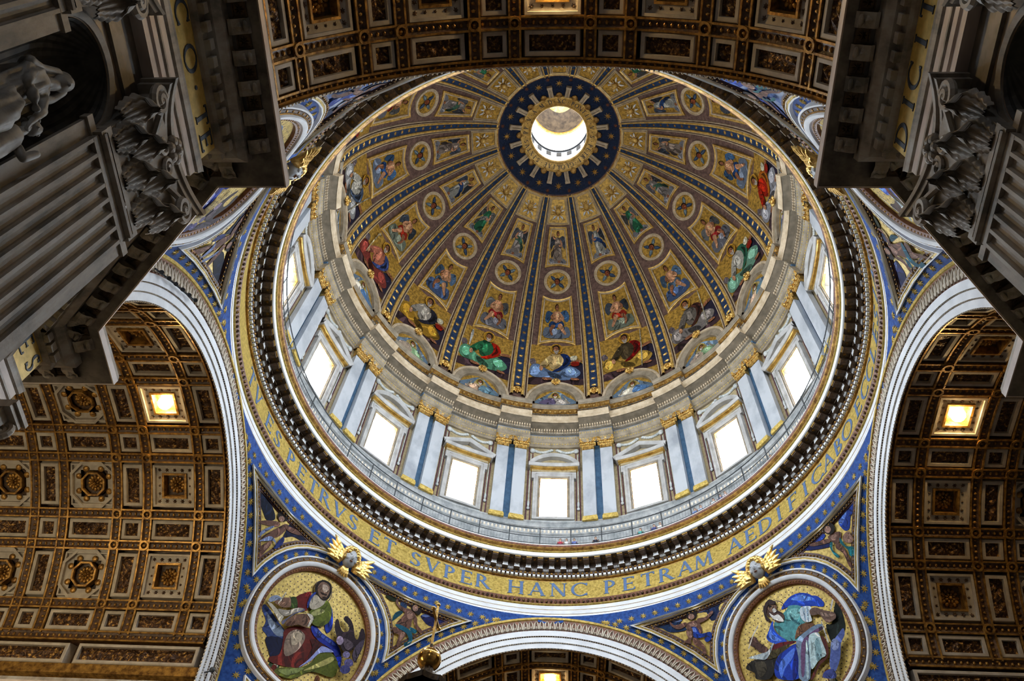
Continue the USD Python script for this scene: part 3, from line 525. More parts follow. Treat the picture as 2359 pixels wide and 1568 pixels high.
def vault(az, nstrips, arcs, label, lamp):
    v = struct("ceiling_vault", label, "vaulted ceiling"); S = S_vault(az)
    dd, tt = np.linspace(DW - 0.15, 60.0, 30), np.linspace(-90, 90, 91) * D2A
    X, Y = np.meshgrid(dd, tt, indexing="ij")
    mb = MB(); mb.add(*grid(S(X, Y, np.full_like(X, -0.45)))); mb.add(*grid(S(X, Y, np.full_like(X, -0.9)))); mb.build("shell", M["brown"], v, smooth=True)
    dend = DW + STRIPS[nstrips - 1][2] + 0.35
    # raised bands between the coffers, with gold fillets and beads
    bands, fil, bead = MB(), MB(), MB()
    arcb = sorted([b + s for b in ROWS_BIG for s in (-8.6, 8.6)]); arcb = [a for a in arcb if abs(a) < 71]
    for a in arcb:
        y = a * D2A
        n = int((dend - DW) / 0.8) + 1
        bands.add(*sweep([(d, y) for d in np.linspace(DW + 0.36, dend, n)], [(-0.34, -0.45), (-0.3, 0.0), (-0.26, 0.3), (-0.1, 0.22), (0.1, 0.22), (0.26, 0.3), (0.3, 0), (0.34, -0.45)], S))
        for o in (-0.27, 0.27):
            fil.add(*sweep([(d, y + o) for d in np.linspace(DW + 0.36, dend, n)], [(-0.05, 0.24), (-0.05, 0.36), (0.05, 0.36), (0.05, 0.24)], S))
        for d in np.arange(DW + 0.5, dend, 0.36): bump(bead, S, d, y, 0.1, 0.13, 0.22, 0.09, 5)
    crossd = [DW + 2.05 + 0.0, DW + 5.45, DW + 7.45, DW + 11.0, DW + 12.95, DW + 16.55, DW + 18.45][: max(1, nstrips)]
    crossd = [DW + 0.2] + [c for c in crossd if c < dend]
    aa = np.arange(-70, 70.1, 2.5)
    for d in crossd:
        if d < DW + 1: bands.add(*sweep([(d, a * D2A) for a in aa], [(-0.17, 0.0), (-0.16, 0.3), (-0.05, 0.22), (0.05, 0.22), (0.17, 0.3), (0.22, -0.45)], S))
        else: bands.add(*sweep([(d, a * D2A) for a in aa], [(-0.34, -0.45), (-0.3, 0.0), (-0.26, 0.3), (-0.1, 0.22), (0.1, 0.22), (0.26, 0.3), (0.3, 0), (0.34, -0.45)], S))
        for o in ((-0.27, 0.27) if d > DW + 1 else (-0.1, 0.15)):
            fil.add(*sweep([(d + o, a * D2A) for a in aa], [(-0.05, 0.24), (-0.05, 0.36), (0.05, 0.36), (0.05, 0.24)], S))
        for a in np.arange(-70, 70, 1.65): bump(bead, S, d, a * D2A, 0.13, 0.1, 0.22, 0.09, 5)
    bands.build("coffer_bands", M["brown"], v); fil.build("gold_fillet", M["gold_dull"], v); bead.build("gilt_beading", M["gold_dull"], v, kind="stuff")
    for d in crossd[1:4]:
        for a in arcb:
            if arcs[0] - 4 < a < arcs[1] + 4:
                b = MB(); b.add(*sweep(ell(d, a * D2A, 0.27, 0.27, 10)[::-1], [(-0.06, 0.25), (-0.06, 0.42), (0.06, 0.42), (0.06, 0.25)], S, True)); bump(b, S, d, a * D2A, 0.12, 0.12, 0.25, 0.14)
                b.build("boss", M["gold_dull"], v)
    for i, (kind, d0, d1) in enumerate(STRIPS[:nstrips]):
        d0, d1 = DW + d0, DW + d1
        for a in ROWS_BIG + ROWS_SMALL:
            big = a in ROWS_BIG; half = 6.3 if big else 2.85
            if not (arcs[0] <= a <= arcs[1]) or abs(a) > 70: continue
            y0, y1 = (a - half) * D2A, (a + half) * D2A; cx, cy = (d0 + d1) / 2, a * D2A
            if kind == "n" or not big:
                framed(v, S, d0, d1, y0, y1, 0.1, 0.22, M["coffwhite"], M["carved"])
            elif kind == "b":
                c = MB(); c.add(*sweep([(d0, y0), (d1, y0), (d1, y1), (d0, y1)], [(0.1, -0.45), (0, 0.3), (-0.14, 0.3), (-0.14, 0.14), (-0.55, 0.1), (-0.55, -0.1)], S, True))
                cc = c.build("coffer", M["coffwhite"], v)
                g = MB(); g.add(*sweep([(d0 + .55, y0 + .55), (d1 - .55, y0 + .55), (d1 - .55, y1 - .55), (d0 + .55, y1 - .55)], [(0, 0), (0, 0.24), (-0.13, 0.24), (-0.16, -0.3)], S, True)); g.build("gilt_inner_frame", M["gold_dull"], cc)
                st = MB(); w = 0.345
                pos = [(d0 + w, y0 + w + k * (y1 - y0 - 2 * w) / 4) for k in range(5)] + [(d1 - w, y0 + w + k * (y1 - y0 - 2 * w) / 4) for k in range(5)] + [(d0 + w + k * (d1 - d0 - 2 * w) / 4, y) for k in (1, 2, 3) for y in (y0 + w, y1 - w)]
                for q, (px, py) in enumerate(pos): star(st, S, px, py, 0.19, 0.1, 0.1, 0.22, 6, q)
                st.build("star_studs", M["brown"], cc, kind="stuff")
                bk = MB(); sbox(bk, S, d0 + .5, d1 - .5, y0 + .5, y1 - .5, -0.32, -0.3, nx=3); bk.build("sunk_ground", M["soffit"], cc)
                if lamp and i == 1 and a == 0:
                    pass
                else:
                    r = MB(); rosette(r, S, cx, cy, 0.62, -0.3); r.build("rosette", M["gold_dull"], cc)
            else:
                o = octagon(cx, cy, (d1 - d0) / 2, (y1 - y0) / 2)
                c = MB(); c.add(*sweep(o[::-1], [(0, 0), (0, 0.26), (-0.17, 0.26), (-0.17, 0.02), (-0.62, 0.02), (-0.62, -0.1)], S, True)); cc = c.build("coffer", M["coffwhite"], v)
                sq = MB(); sq.add(*sweep([(d0, y0), (d1, y0), (d1, y1), (d0, y1)], [(0.1, -0.45), (0, 0.22), (-0.1, 0.22), (-0.12, 0.0), (-0.5, -0.05), (-0.5, -0.1)], S, True)); sq.build("square_border", M["coffwhite"], cc)
                g = MB()
                for q in octagon(cx, cy, (d1 - d0) / 2 - .4, (y1 - y0) / 2 - .4, 0.5): ball(g, S, q[0], q[1], 0.04, 0.2, 0.2, 0.1)
                g.add(*sweep(octagon(cx, cy, 0.72, 0.72)[::-1], [(0.06, 0), (0.06, 0.2), (-0.06, 0.2), (-0.08, -0.25)], S, True)); g.build("gilt_inner_frame", M["gold_dull"], cc)
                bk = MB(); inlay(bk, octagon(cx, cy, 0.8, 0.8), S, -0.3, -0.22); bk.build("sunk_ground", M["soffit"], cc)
                r = MB(); rosette(r, S, cx, cy, 0.6, -0.25); r.build("rosette", M["gold_dull"], cc)
    # long framed friezes low on both sides
    for sgn in (-1, 1):
        for j, (e0, e1) in enumerate(((0.5, 8.0), (8.6, 16.0))):
            if e1 > dend - DW + 8: continue
            y0, y1 = sorted((sgn * 72.8 * D2A, sgn * 78.6 * D2A))
            framed(v, S, DW + e0, DW + e1, y0, y1, 0.1, 0.2, M["coffwhite"], M["carved"])
        g = MB(); y = sgn * 80.3 * D2A
        g.add(*sweep([(d, y) for d in np.linspace(DW, 60, 20)], [(-0.4, -0.45), (-0.3, 0.3), (0.3, 0.3), (0.4, -0.45)], S)); g.build("gilt_impost_band", M["gold_dull"], v)
    return v
vault(-90, 8, (-66.1, 66.1), "gilded coffered barrel vault with octagon rosettes beside the eagle medallion", True)
vault(90, 4, (-66.1, 66.1), "brown coffered barrel vault beside the blue-mantled saint medallion", True)
vault(0, 3, (-40, 40), "coffered barrel vault behind the gilt orb and cross, low in the view", True)
vault(180, 3, (-66.1, 66.1), "dark coffered barrel vault overhead, in front of the dome", True)

# ---- lamps in the crown coffers
def lamp(az, label):
    t = thing("vault_lamp", label, "lamp", "lamps in the crown coffers"); S = S_vault(az); d = DW + 3.75
    b = MB(); sbox(b, S, d - 0.75, d + 0.75, -0.75, 0.75, -0.28, -0.2); b.build("back_plate", M["gold_dull"], t)
    m = MB(); v = ICO1.vertices * 0.45; m.add(S(d + v[:, 0], v[:, 1], 0.12 + v[:, 2]), ICO1.faces); m.build("glowing_globe", M["bulb"], t, smooth=True)
    s_ = MB(); s_.add(*tube([(d, 0, -0.2), (d, 0, -0.3)], 0.1, S=S)); s_.build("stem", M["gold"], t)
lamp(-90, "glowing globe lamp in the gilded vault on the eagle medallion's side")
lamp(90, "glowing globe lamp in the brown vault on the blue-mantled saint's side")
lamp(0, "glowing globe lamp in the low vault between the two medallions")
lamp(180, "glowing globe lamp in the dark vault overhead")

# ---- arches
def arch(az, label):
    t = struct("trim_arch", label, "arch moulding"); n, tv = np.array([math.sin(math.radians(az)), math.cos(math.radians(az))]), np.array([math.cos(math.radians(az)), -math.sin(math.radians(az))])
    def S(a, r, h):    # polar coordinates on the arch face: arc angle, radius, height towards the crossing
        x, z = np.sin(a) * r, ZC + np.cos(a) * r; d = DW - h
        return np.stack([n[0] * d + tv[0] * x, n[1] * d + tv[1] * x, z], -1)
    aa = np.radians(np.linspace(-90, 90, 97))
    def band(r0, r1, prof):
        P = np.array([[(a, r0 + (r1 - r0) * p, h) for p, h in prof] for a in aa]); return grid(S(P[..., 0], P[..., 1], P[..., 2]))
    for r0, r1, h in ((12.04, 12.47, 0.0), (12.53, 12.97, 0.08), (13.03, 13.52, 0.16)):
        mb = MB(); mb.add(*band(r0, r1, [(0, -0.03), (0, h), (1, h), (1, -0.2)])); mb.build("white_fascia", M["white"], t)
    gr = MB(); gr.add(*band(11.98, 14.6, [(0, -0.05), (1, -0.02)])); gr.build("dark_ground", M["brown"], t)
    bd = MB(); od = MB()
    for r, step, c in ((12.5, 0.0135, 0.04), (13.0, 0.0135, 0.1), (11.99, 0.02, 0.0)):
        for a in np.arange(-1.5, 1.5, step): bump(bd, S, a, r, step * 0.3, 0.05, c - 0.03, 0.09, 5)
    bd.build("beading", M["cream"], t, kind="stuff")
    gb = MB(); gb.add(*band(13.55, 14.55, [(0, 0.0), (0.5, 0.06), (1, 0.12)])); gb.build("ornament_ground", M["brownred"], t)
    for a in np.arange(-1.5, 1.5, 0.0285):
        od.add(*sweep([(a - 0.011, 13.64), (a - 0.009, 14.15), (a, 14.42), (a + 0.009, 14.15), (a + 0.011, 13.64)], [(-0.05 / 13, 0.1), (-0.03 / 13, 0.2), (0.03 / 13, 0.2), (0.05 / 13, 0.1)], lambda x, y, h: S(x, y, h)))
        bump(od, S, a, 13.85, 0.006, 0.16, 0.05, 0.14, 5)
        bump(od, S, a + 0.01425, 13.68, 0.004, 0.08, 0.05, 0.1, 5)
    od.build("leaf_ornament", M["cream"], t, kind="stuff")
    rim = MB(); rim.add(*band(14.5, 14.82, [(0, 0.05), (0.2, 0.2), (0.8, 0.2), (1, 0.05), (1, -1.5)])); rim.build("gilt_rim", M["goldmos"], t)
arch(0, "white banded arch low in the view behind the gilt orb")
arch(90, "white banded arch beside the blue-mantled saint medallion")
arch(-90, "white banded arch beside the eagle medallion")
arch(180, "dark arch overhead at the edge of the near vault")

# ---- pendentives
def uedge(z, rho):
    """u of the pendentive's edge, rho from the axis of the neighbouring arch."""
    lo, hi = 0.0, 15.0
    for _ in range(40):
        m = (lo + hi) / 2; n = float(pend_n(m, z)); x = (n - m) / 2 ** 0.5
        if math.hypot(max(x, 0) if x > 0 else 0.0, z - ZC) > rho: lo = m
        else: hi = m
    return lo
ZTOP = 48.98
MEDZ = 42.43
def zring(u): return 48.62 - 0.0052 * np.asarray(u, float) ** 2
def spandrels():
    zs = np.linspace(33.8, 48.9, 70)
    R = [(uedge(z, RO + 0.62), z) for z in zs]; body = Polygon(R + [(-u, z) for u, z in R[::-1]])
    us = np.linspace(-14, 14, 60)
    below = Polygon([(u, float(zring(u)) - 0.42) for u in us] + [(14, 30), (-14, 30)])
    med = Polygon([(5.68 * math.cos(a), MEDZ + 5.68 * math.sin(a) / 1.02) for a in np.linspace(0, 2 * math.pi, 80)[:-1]])
    g = body.buffer(0).intersection(below).difference(med).difference(sbx(-0.7, 30, 0.7, 50))
    return [p.simplify(0.03) for p in sorted(polys(g), key=lambda p: (-p.centroid.y, p.centroid.x)) if p.area > 2]
SPAN = spandrels()
def pendentive(az, label):
    t = struct("wall_pendentive", label, "pendentive"); S = S_pend(az)
    zs = np.linspace(33.3, ZTOP + 0.25, 60); P = []
    for z in zs:
        ue = uedge(min(z, 49.1), RO - 0.12) + 0.05; P.append([(u, z - 0.0024 * u * u * min(1.0, max(0.0, (z - 46) / 3.2))) for u in np.linspace(-ue, ue, 49)])
    P = np.array(P); mb = MB(); mb.add(*grid(S(P[..., 0], P[..., 1], np.zeros(P.shape[:2])))); mb.build("blue_ground", M["blue"], t, smooth=True)
    # stars on the blue bands
    pts = []
    for k in range(150):
        a = math.radians(k * 2.4 - az)
        a = (a + math.pi) % (2 * math.pi) - math.pi
        if abs(a) < math.radians(38): pts.append((math.sin(a) * 20.95, 48.84 - 0.005 * (math.sin(a) * 20.95) ** 2 - 0.1))
    for k in range(38):
        a = k * 2 * math.pi / 38; pts.append((5.32 * math.cos(a), MEDZ + 5.32 * math.sin(a) / 1.02))
    for sgn in (-1, 1):
        for ang in np.arange(8, 88, 3.6):
            z = ZC + (RO + 0.3) * math.sin(math.radians(ang))
            if z < 48.3: pts.append((sgn * uedge(z, RO + 0.42), z))
    for u, z in pts:
        if abs(u) > uedge(min(z, 49), RO + 0.2): continue
        s_ = MB(); star(s_, S, u, z, 0.27, 0.11, 0.02, 0.09, 8, 0.2); s_.build("star", M["goldmos"], t)
for az, lb in ((-45, "blue starred pendentive around the eagle medallion"), (45, "blue starred pendentive around the blue-mantled saint medallion"), (-135, "blue starred pendentive above the pier with the statue niche"), (135, "blue starred pendentive above the dark pier without a statue")):
    pendentive(az, lb)

# ---- the great ring: cornice, inscription, mouldings
ring = struct("trim_ring", "great gilded ring cornice with the blue inscription below the dome gallery", "ring cornice")
def rv(name, prof, mat, n=288, smooth=35, **k):
    mb = MB(); mb.add(*revolve(prof, n=n)); return mb.build(name, M[mat], ring, smooth=smooth, **k)
rv("gallery_floor", [(22.2, 54.8), (19.35, 54.82)], "cream")
rv("gallery_kerb", [(19.4, 54.82), (19.3, 54.98), (19.1, 54.98), (19.07, 54.88)], "white")
rv("ochre_cavetto", [(19.07, 54.88), (19.09, 54.78), (19.14, 54.72)], "brownred"); rv("gilt_lip", [(19.14, 54.72), (19.12, 54.66), (19.16, 54.58), (19.24, 54.52), (19.3, 54.44)], "gold_dull"); rv("gilt_fillet", [(19.3, 54.44), (19.3, 54.4), (19.36, 54.36), (19.4, 54.34)], "goldmos")
rv("white_corona", [(19.4, 54.34), (19.42, 54.0), (19.46, 53.96), (19.52, 53.94)], "white")
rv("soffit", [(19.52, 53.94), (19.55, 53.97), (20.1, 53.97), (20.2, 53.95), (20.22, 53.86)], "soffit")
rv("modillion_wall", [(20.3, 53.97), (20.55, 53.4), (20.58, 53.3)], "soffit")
rv("moulding_ground", [(20.56, 53.34), (20.64, 53.12), (20.72, 53.13), (20.8, 53.0), (20.84, 52.9)], "brown")
rv("gilt_fillet", [(20.8, 52.93), (20.84, 52.86), (20.97, 52.86), (21.0, 52.78)], "gold_dull")
ib = rv("inscription_band", [(21.0, 52.8), (20.71, 50.67)], "goldmos")
rv("leaf_ground", [(20.71, 50.67), (20.66, 50.62), (20.8, 50.3), (20.84, 50.25)], "brownred")
rv("gilt_moulding", [(20.8, 50.26), (20.79, 50.2), (20.9, 50.19), (20.92, 50.14)], "goldmos")
for i, p in enumerate(([(20.92, 50.16), (20.9, 49.78), (20.94, 49.76)], [(20.96, 49.72), (20.93, 49.38), (20.98, 49.36)], [(21.0, 49.3), (20.97, 49.04), (21.06, 49.0)])):
    rv("white_fascia", p, "white")
for p in ([(20.9, 49.79), (20.88, 49.75), (20.92, 49.71)], [(20.95, 49.39), (20.92, 49.35), (20.96, 49.31)]): rv("bead_line", p, "cream")
NM = 136
class RingS:
    pass
def rbox(mb, azd, w, r0, r1, z0, z1):
    S = S_flat(azd, 0.0); sbox(mb, lambda x, y, h: S(x, y, -h), -w / 2, w / 2, z0, z1, r0, r1)
nears = []
for k in range(NM):
    a = k * 360.0 / NM
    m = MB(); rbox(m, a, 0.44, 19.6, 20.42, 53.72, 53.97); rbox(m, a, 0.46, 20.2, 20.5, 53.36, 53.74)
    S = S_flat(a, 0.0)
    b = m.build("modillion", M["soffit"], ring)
    t = MB()
    for x in (-0.11, 0.11): sbox(t, S, x - 0.09, x + 0.09, 53.7, 53.74, -19.98, -19.64)
    t.build("scroll", M["brown"], b)
    t = MB()
    for x in (-0.15, -0.05, 0.05, 0.15): sbox(t, S, x - 0.034, x + 0.034, 53.44, 53.76, -20.2, -20.16)
    sbox(t, S, -0.23, 0.23, 53.37, 53.46, -20.2, -20.17); t.build("white_flutes", M["white"], b)
g = MB(); g2 = MB(); fl_ = MB(); pan = MB()
for k in range(NM):
    a = k * 360.0 / NM; S = S_flat(a, 0.0); sbox(g, S, -0.22, 0.22, 53.84, 53.95, -19.62, -19.54)
    S2 = S_flat(a + 180.0 / NM, 0.0)
    for x in (-0.2, -0.12, -0.04, 0.04, 0.12, 0.2): sbox(fl_, S2, x - 0.022, x + 0.022, 53.36, 53.6, -20.54, -20.46)
    star(pan, lambda x, y, h, S=S2: S(x, 53.95 - h, -(19.85 + y)), 0, 0, 0.15, 0.07, 0.02, 0.07, 8)
g.build("modillion_gilding", M["gold"], ring, kind="stuff"); fl_.build("white_flutes", M["white"], ring, kind="stuff"); pan.build("soffit_rosettes", M["gold_dull"], ring, kind="stuff")
ND = 368; dm = MB(); eg = MB(); br = MB()
for k in range(ND):
    a = k * 360.0 / ND
    rbox(dm, a, 0.21, 20.62, 20.84, 52.93, 53.13)
    S = S_cyl(a, 20.62); bump(eg, S, 0, 53.24, 0.13, 0.1, 0.0, 0.1, 6)
    S = S_cyl(a, 20.78); bump(br, S, 0, 50.43, 0.12, 0.15, 0.0, 0.14, 6)
dm.build("dentils", M["white"], ring, kind="stuff"); eg.build("egg_moulding", M["gold_dull"], ring, kind="stuff"); br.build("gilt_leaf_moulding", M["carved"], ring, kind="stuff")
# ---- roman capitals
def L_(*s): return s
T_, t_ = 0.15, 0.07
def arc(cx, cy, rx, ry, a0, a1, w0=t_, w1=T_):
    aa = np.radians(np.linspace(a0, a1, 17)); out, inn = [], []
    for a in aa:
        w = w0 + (w1 - w0) * abs(math.cos(a)); out.append((cx + rx * math.cos(a), cy + ry * math.sin(a))); inn.append((cx + (rx - w) * math.cos(a), cy + (ry - w * 0.75) * math.sin(a)))
    return Polygon(out + inn[::-1])
def glyph(c):
    s = lambda x0, y0, x1, y1, w: thick(x0, y0, x1, y1, w)
    sf = lambda x, y, w=0.26: sbx(x - w / 2, y - 0.02, x + w / 2, y + 0.02)
    G = {
        "A": [s(.06, 0, .38, 1, t_), s(.36, 1, .7, 0, T_), s(.16, .34, .56, .34, t_), sf(.06, .02, .22), sf(.7, .02)],
        "B": [s(.1, 0, .1, 1, T_), arc(.2, .74, .3, .26, -90, 90), arc(.2, .25, .36, .25, -90, 90), s(.08, .98, .25, .98, t_), s(.08, .5, .25, .5, t_), s(.08, .03, .25, .03, t_)],
        "C": [arc(.5, .5, .48, .52, 50, 310), s(.8, .78, .8, .98, t_), s(.8, .02, .8, .2, t_)],
        "D": [s(.1, 0, .1, 1, T_), arc(.22, .5, .55, .5, -90, 90), s(.08, .97, .26, .97, t_), s(.08, .03, .26, .03, t_), sf(.08, .02), sf(.08, .98)],
        "E": [s(.1, 0, .1, 1, T_), s(.08, .97, .52, .97, t_), s(.08, .5, .45, .5, t_), s(.08, .03, .56, .03, t_), s(.52, .84, .52, .99, t_), s(.56, .01, .56, .18, t_), s(.45, .42, .45, .58, .05), sf(.08, .02), sf(.08, .98)],
        "F": [s(.1, 0, .1, 1, T_), s(.08, .97, .54, .97, t_), s(.08, .5, .45, .5, t_), s(.54, .82, .54, .99, t_), sf(.1, .02), sf(.08, .98)],
        "G": [arc(.5, .5, .48, .52, 50, 320), s(.82, .05, .82, .45, T_ * .9), s(.8, .78, .8, .98, t_), sf(.82, .45)],
        "H": [s(.12, 0, .12, 1, T_), s(.68, 0, .68, 1, T_), s(.12, .5, .68, .5, t_), sf(.12, .02), sf(.12, .98), sf(.68, .02), sf(.68, .98)],
        "I": [s(.13, 0, .13, 1, T_), sf(.13, .02), sf(.13, .98)],
        "L": [s(.1, 0, .1, 1, T_), s(.08, .03, .56, .03, t_), s(.56, .01, .56, .2, t_), sf(.1, .98)],
        "M": [s(.06, 0, .14, 1, t_), s(.14, 1, .45, .08, T_), s(.45, .05, .76, 1, t_), s(.76, 1, .84, 0, T_), sf(.06, .02, .22), sf(.84, .02)],
        "N": [s(.1, 0, .1, 1, t_), s(.1, 1, .7, .02, T_), s(.7, 0, .7, 1, t_), sf(.1, .02, .22), sf(.7, .98, .22), sf(.06, .98, .2)],
        "O": [arc(.5, .5, .5, .52, 0, 360)],
        "P": [s(.1, 0, .1, 1, T_), arc(.2, .72, .33, .28, -90, 90), s(.08, .98, .25, .98, t_), s(.08, .47, .25, .47, t_), sf(.1, .02), sf(.08, .98)],
        "R": [s(.1, 0, .1, 1, T_), arc(.2, .74, .32, .26, -90, 90), s(.08, .98, .25, .98, t_), s(.08, .51, .25, .51, t_), s(.3, .5, .66, .02, T_), sf(.1, .02), sf(.68, .02)],
        "S": [arc(.3, .74, .24, .26, 30, 270), arc(.3, .25, .27, .25, -150, 90), s(.5, .8, .5, .96, t_), s(.07, .04, .07, .22, t_)],
        "T": [s(.35, 0, .35, 1, T_), s(.03, .97, .67, .97, t_), s(.04, .82, .04, .99, t_), s(.66, .82, .66, .99, t_), sf(.35, .02)],
        "V": [s(.06, 1, .36, .02, T_), s(.35, .02, .66, 1, t_), sf(.06, .98), sf(.66, .98, .2)],
        "X": [s(.06, 1, .64, 0, T_), s(.62, 1, .08, 0, t_), sf(.08, .02, .2), sf(.64, .02, .2), sf(.06, .98, .2), sf(.62, .98, .2)],
        ".": [Point(.1, .5).buffer(.08)],
    }[c]
    u = unary_union([x.buffer(0) for x in G]).simplify(0.006); x0, _, x1, _ = u.bounds
    return u, x0, x1
from shapely import affinity
def letter(parent, c, S, x, y, h, mat, hh=0.03, flip=1.0, wide=1.0, size=None):
    u, x0, x1 = glyph(c)
    u = affinity.translate(u, -(x0 + x1) / 2, 0); u = affinity.scale(u, h * wide, h, origin=(0, 0)); u = affinity.translate(u, x, y)
    m = MB(); inlay(m, u, S, -0.01, hh, size=size); return m.build("letter", M[mat], parent)
ISL = lambda az: (lambda x, y, h: S_cyl(az, 20.85 + 0.0)(x, y, h - (0.29 * (y - 51.735) / 2.13)))
WORDS = [("TV", -85.5, -81.2), ("ES", -75.1, -71.2), ("PETRVS", -66.0, -46.4), ("ET", -40.6, -36.8), ("SVPER", -30.4, -14.8), ("HANC", -7.7, 6.0), ("PETRAM", 12.5, 33.6), ("AEDIFICABO", 41.1, 75.7), ("ECCLESIAM", 81.0, 112.0)]
ins = thing("inscription", "blue roman capitals of the great inscription around the gold ring band", "inscription")
for w, a0, a1 in WORDS:
    for i, c in enumerate(w):
        a = a0 + (a1 - a0) * i / max(1, len(w) - 1)
        letter(ins, c, ISL(a), 0.0, 50.98, 1.58, "blueletter", 0.03)
# ================================================================ DRUM
drum = struct("wall_drum", "tan mosaic drum wall between the marble pilasters and windows", "drum wall")
RW = 21.75
def drum_bay(k):
    S = S_cyl(22.5 * k, RW); mb = MB(); X = RW * math.radians(11.25)
    x0, x1, z0, z1 = -1.33, 1.33, 61.2, 66.65
    for a, b, c, d in ((-X, x0, 54.2, 76), (x1, X, 54.2, 76), (x0, x1, 54.2, z0), (x0, x1, z1, 76)):
        xs, zz = np.linspace(a, b, 7), np.array([c, d]); XX, ZZ = np.meshgrid(xs, zz, indexing="ij"); mb.add(*grid(S(XX, ZZ, 0 * XX)))
    mb.build("masonry", M["tan"], drum)
    bl = MB()
    for s in (-1, 1):
        c = s * X; lo, hi = (c - 0.34, c) if s > 0 else (c, c + 0.34)
        sbox(bl, S, lo, hi, 60.2, 71.6, 0.0, 0.1)
    bl.build("blue_strip", M["bluestrip"], drum)
    pl = MB()
    for s in (-1, 1):
        for w, x, h in ((0.12, 2.45, 0.06), (0.1, 2.1, 0.05)): sbox(pl, S, s * x - w / 2, s * x + w / 2, 60.3, 71.4, 0.0, h)
    pl.build("purple_border", M["purple"], drum)
    tl = MB()
    for s in (-1, 1):
        sbox(tl, S, s * 2.28 - 0.035, s * 2.28 + 0.035, 62.4, 70.3, 0.0, 0.12)
        ball(tl, S, s * 2.28, 62.9, 0.1, 0.12, 0.45, 0.1); ball(tl, S, s * 2.28, 62.3, 0.1, 0.15, 0.2, 0.12)
    tl.build("tassel_drop", M["greystone"], drum)
    gs = MB()
    for s in (-1, 1):
        for i in range(9):
            t = i / 8; ball(gs, S, s * (0.3 + 1.7 * t), 71.15 - 0.32 * math.sin(t * math.pi) - 0.2 * t, 0.08, 0.2, 0.16, 0.14)
        ball(gs, S, s * 2.15, 70.9, 0.1, 0.28, 0.32, 0.2)
    gs.build("stucco_garland", M["greystone"], drum)
def drum_window(k):
    n = k + 8
    w = struct("window_%d" % (k % 16 + 1), "bright drum window with %s pediment, %s" % ("segmental" if k % 2 == 0 else "triangular", bay(k, "window")), "window")
    S = S_cyl(22.5 * k, RW)
    p = MB()
    for q in range(9):      # pale slatted blind, each slat leaning inwards at the top
        z = 61.2 + q * 0.605; P = np.array([[(x, zz, h) for zz, h in ((z, -0.92), (z + 0.62, -0.68))] for x in (-1.32, 0.0, 1.32)]); p.add(*grid(S(P[..., 0], P[..., 1], P[..., 2])))
    p.build("pane", M["pane"], w)
    j = MB()
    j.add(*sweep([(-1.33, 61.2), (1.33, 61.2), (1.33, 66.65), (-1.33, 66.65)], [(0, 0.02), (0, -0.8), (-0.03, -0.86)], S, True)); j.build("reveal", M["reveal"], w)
    for x in (-0.6, -0.2, 0.2, 0.6):
        b = MB(); sbox(b, S, x - 0.05, x + 0.05, 66.42, 66.52, -0.82, -0.76); b.build("curtain_peg", M["gold"], w)
    f = MB()
    out = [(-1.33, 61.2), (1.33, 61.2), (1.33, 66.65), (-1.33, 66.65)]
    f.add(*sweep(out, [(0.17, 0.1), (0.17, 0.28), (0.4, 0.3), (0.42, 0.38), (0.58, 0.4), (0.6, 0)], S, True))
    for s in (-1, 1): sbox(f, S, min(s * 1.9, s * 2.12), max(s * 1.9, s * 2.12), 66.35, 67.25, 0.0, 0.38)
    f.build("window_frame", M["drumwhite"], w, smooth=30)
    fi = MB(); fi.add(*sweep(out, [(0, 0), (0, 0.18), (0.17, 0.2), (0.17, 0.1)], S, True)); fi.build("tan_inner_band", M["drumsoffit"], w)
    fg = MB(); fg.add(*sweep(out, [(-0.06, -0.1), (-0.06, 0.12), (0.02, 0.14), (0.02, 0.0)], S, True)); fg.build("gilt_inner_edge", M["gold_dull"], w)
    e = MB()
    for a, b, h0, h1 in ((67.25, 67.42, 0.0, 0.44), (67.42, 67.72, 0.0, 0.3)): sbox(e, S, -2.12, 2.12, a, b, h0, h1, nx=3)
    e.build("lintel", M["tan"], w)
    g = MB()
    sbox(g, S, -2.3, 2.3, 67.72, 67.86, 0.0, 0.62, nx=3); g.build("gilt_cornice_bead", M["gold"], w)
    c = MB(); c.add(*sweep([(-2.5, 67.86), (-1.2, 67.86), (1.2, 67.86), (2.5, 67.86)], [(0, 0), (0, 0.7), (-0.1, 0.8), (-0.22, 0.84), (-0.3, 0.84), (-0.3, 0.0)], S))
    if k % 2 == 0:
        path = [(2.62 * math.sin(a), 66.35 + 3.1 * math.cos(a) - 0.05) for a in np.linspace(-1.0, 1.0, 19)]
    else:
        path = [(-2.6, 68.0), (0, 69.35), (2.6, 68.0)]
    c.add(*sweep(path[::-1], [(0.02, 0), (0.02, 0.66), (0.14, 0.78), (0.28, 0.84), (0.36, 0.84), (0.38, 0.0)], S)); c.build("pediment", M["drumwhite"], w, smooth=30)
    t = MB(); inlay(t, Polygon(([(-2.5, 68.1)] + path[1:-1] + [(2.5, 68.1)]) if k % 2 == 0 else [(-2.5, 68.1), (0, 69.3), (2.5, 68.1)]).buffer(0), S, 0.0, 0.25, size=1.0); t.build("tympanum", M["tan"], w)
    ap = [(-1.95, 60.62), (1.95, 60.62), (1.9, 60.2), (1.5, 60.1), (1.1, 59.75), (0.4, 59.62), (0, 59.5), (-0.4, 59.62), (-1.1, 59.75), (-1.5, 60.1), (-1.9, 60.2)]
    a_ = MB(); inlay(a_, Polygon(ap), S, 0.0, 0.26, size=0.8)
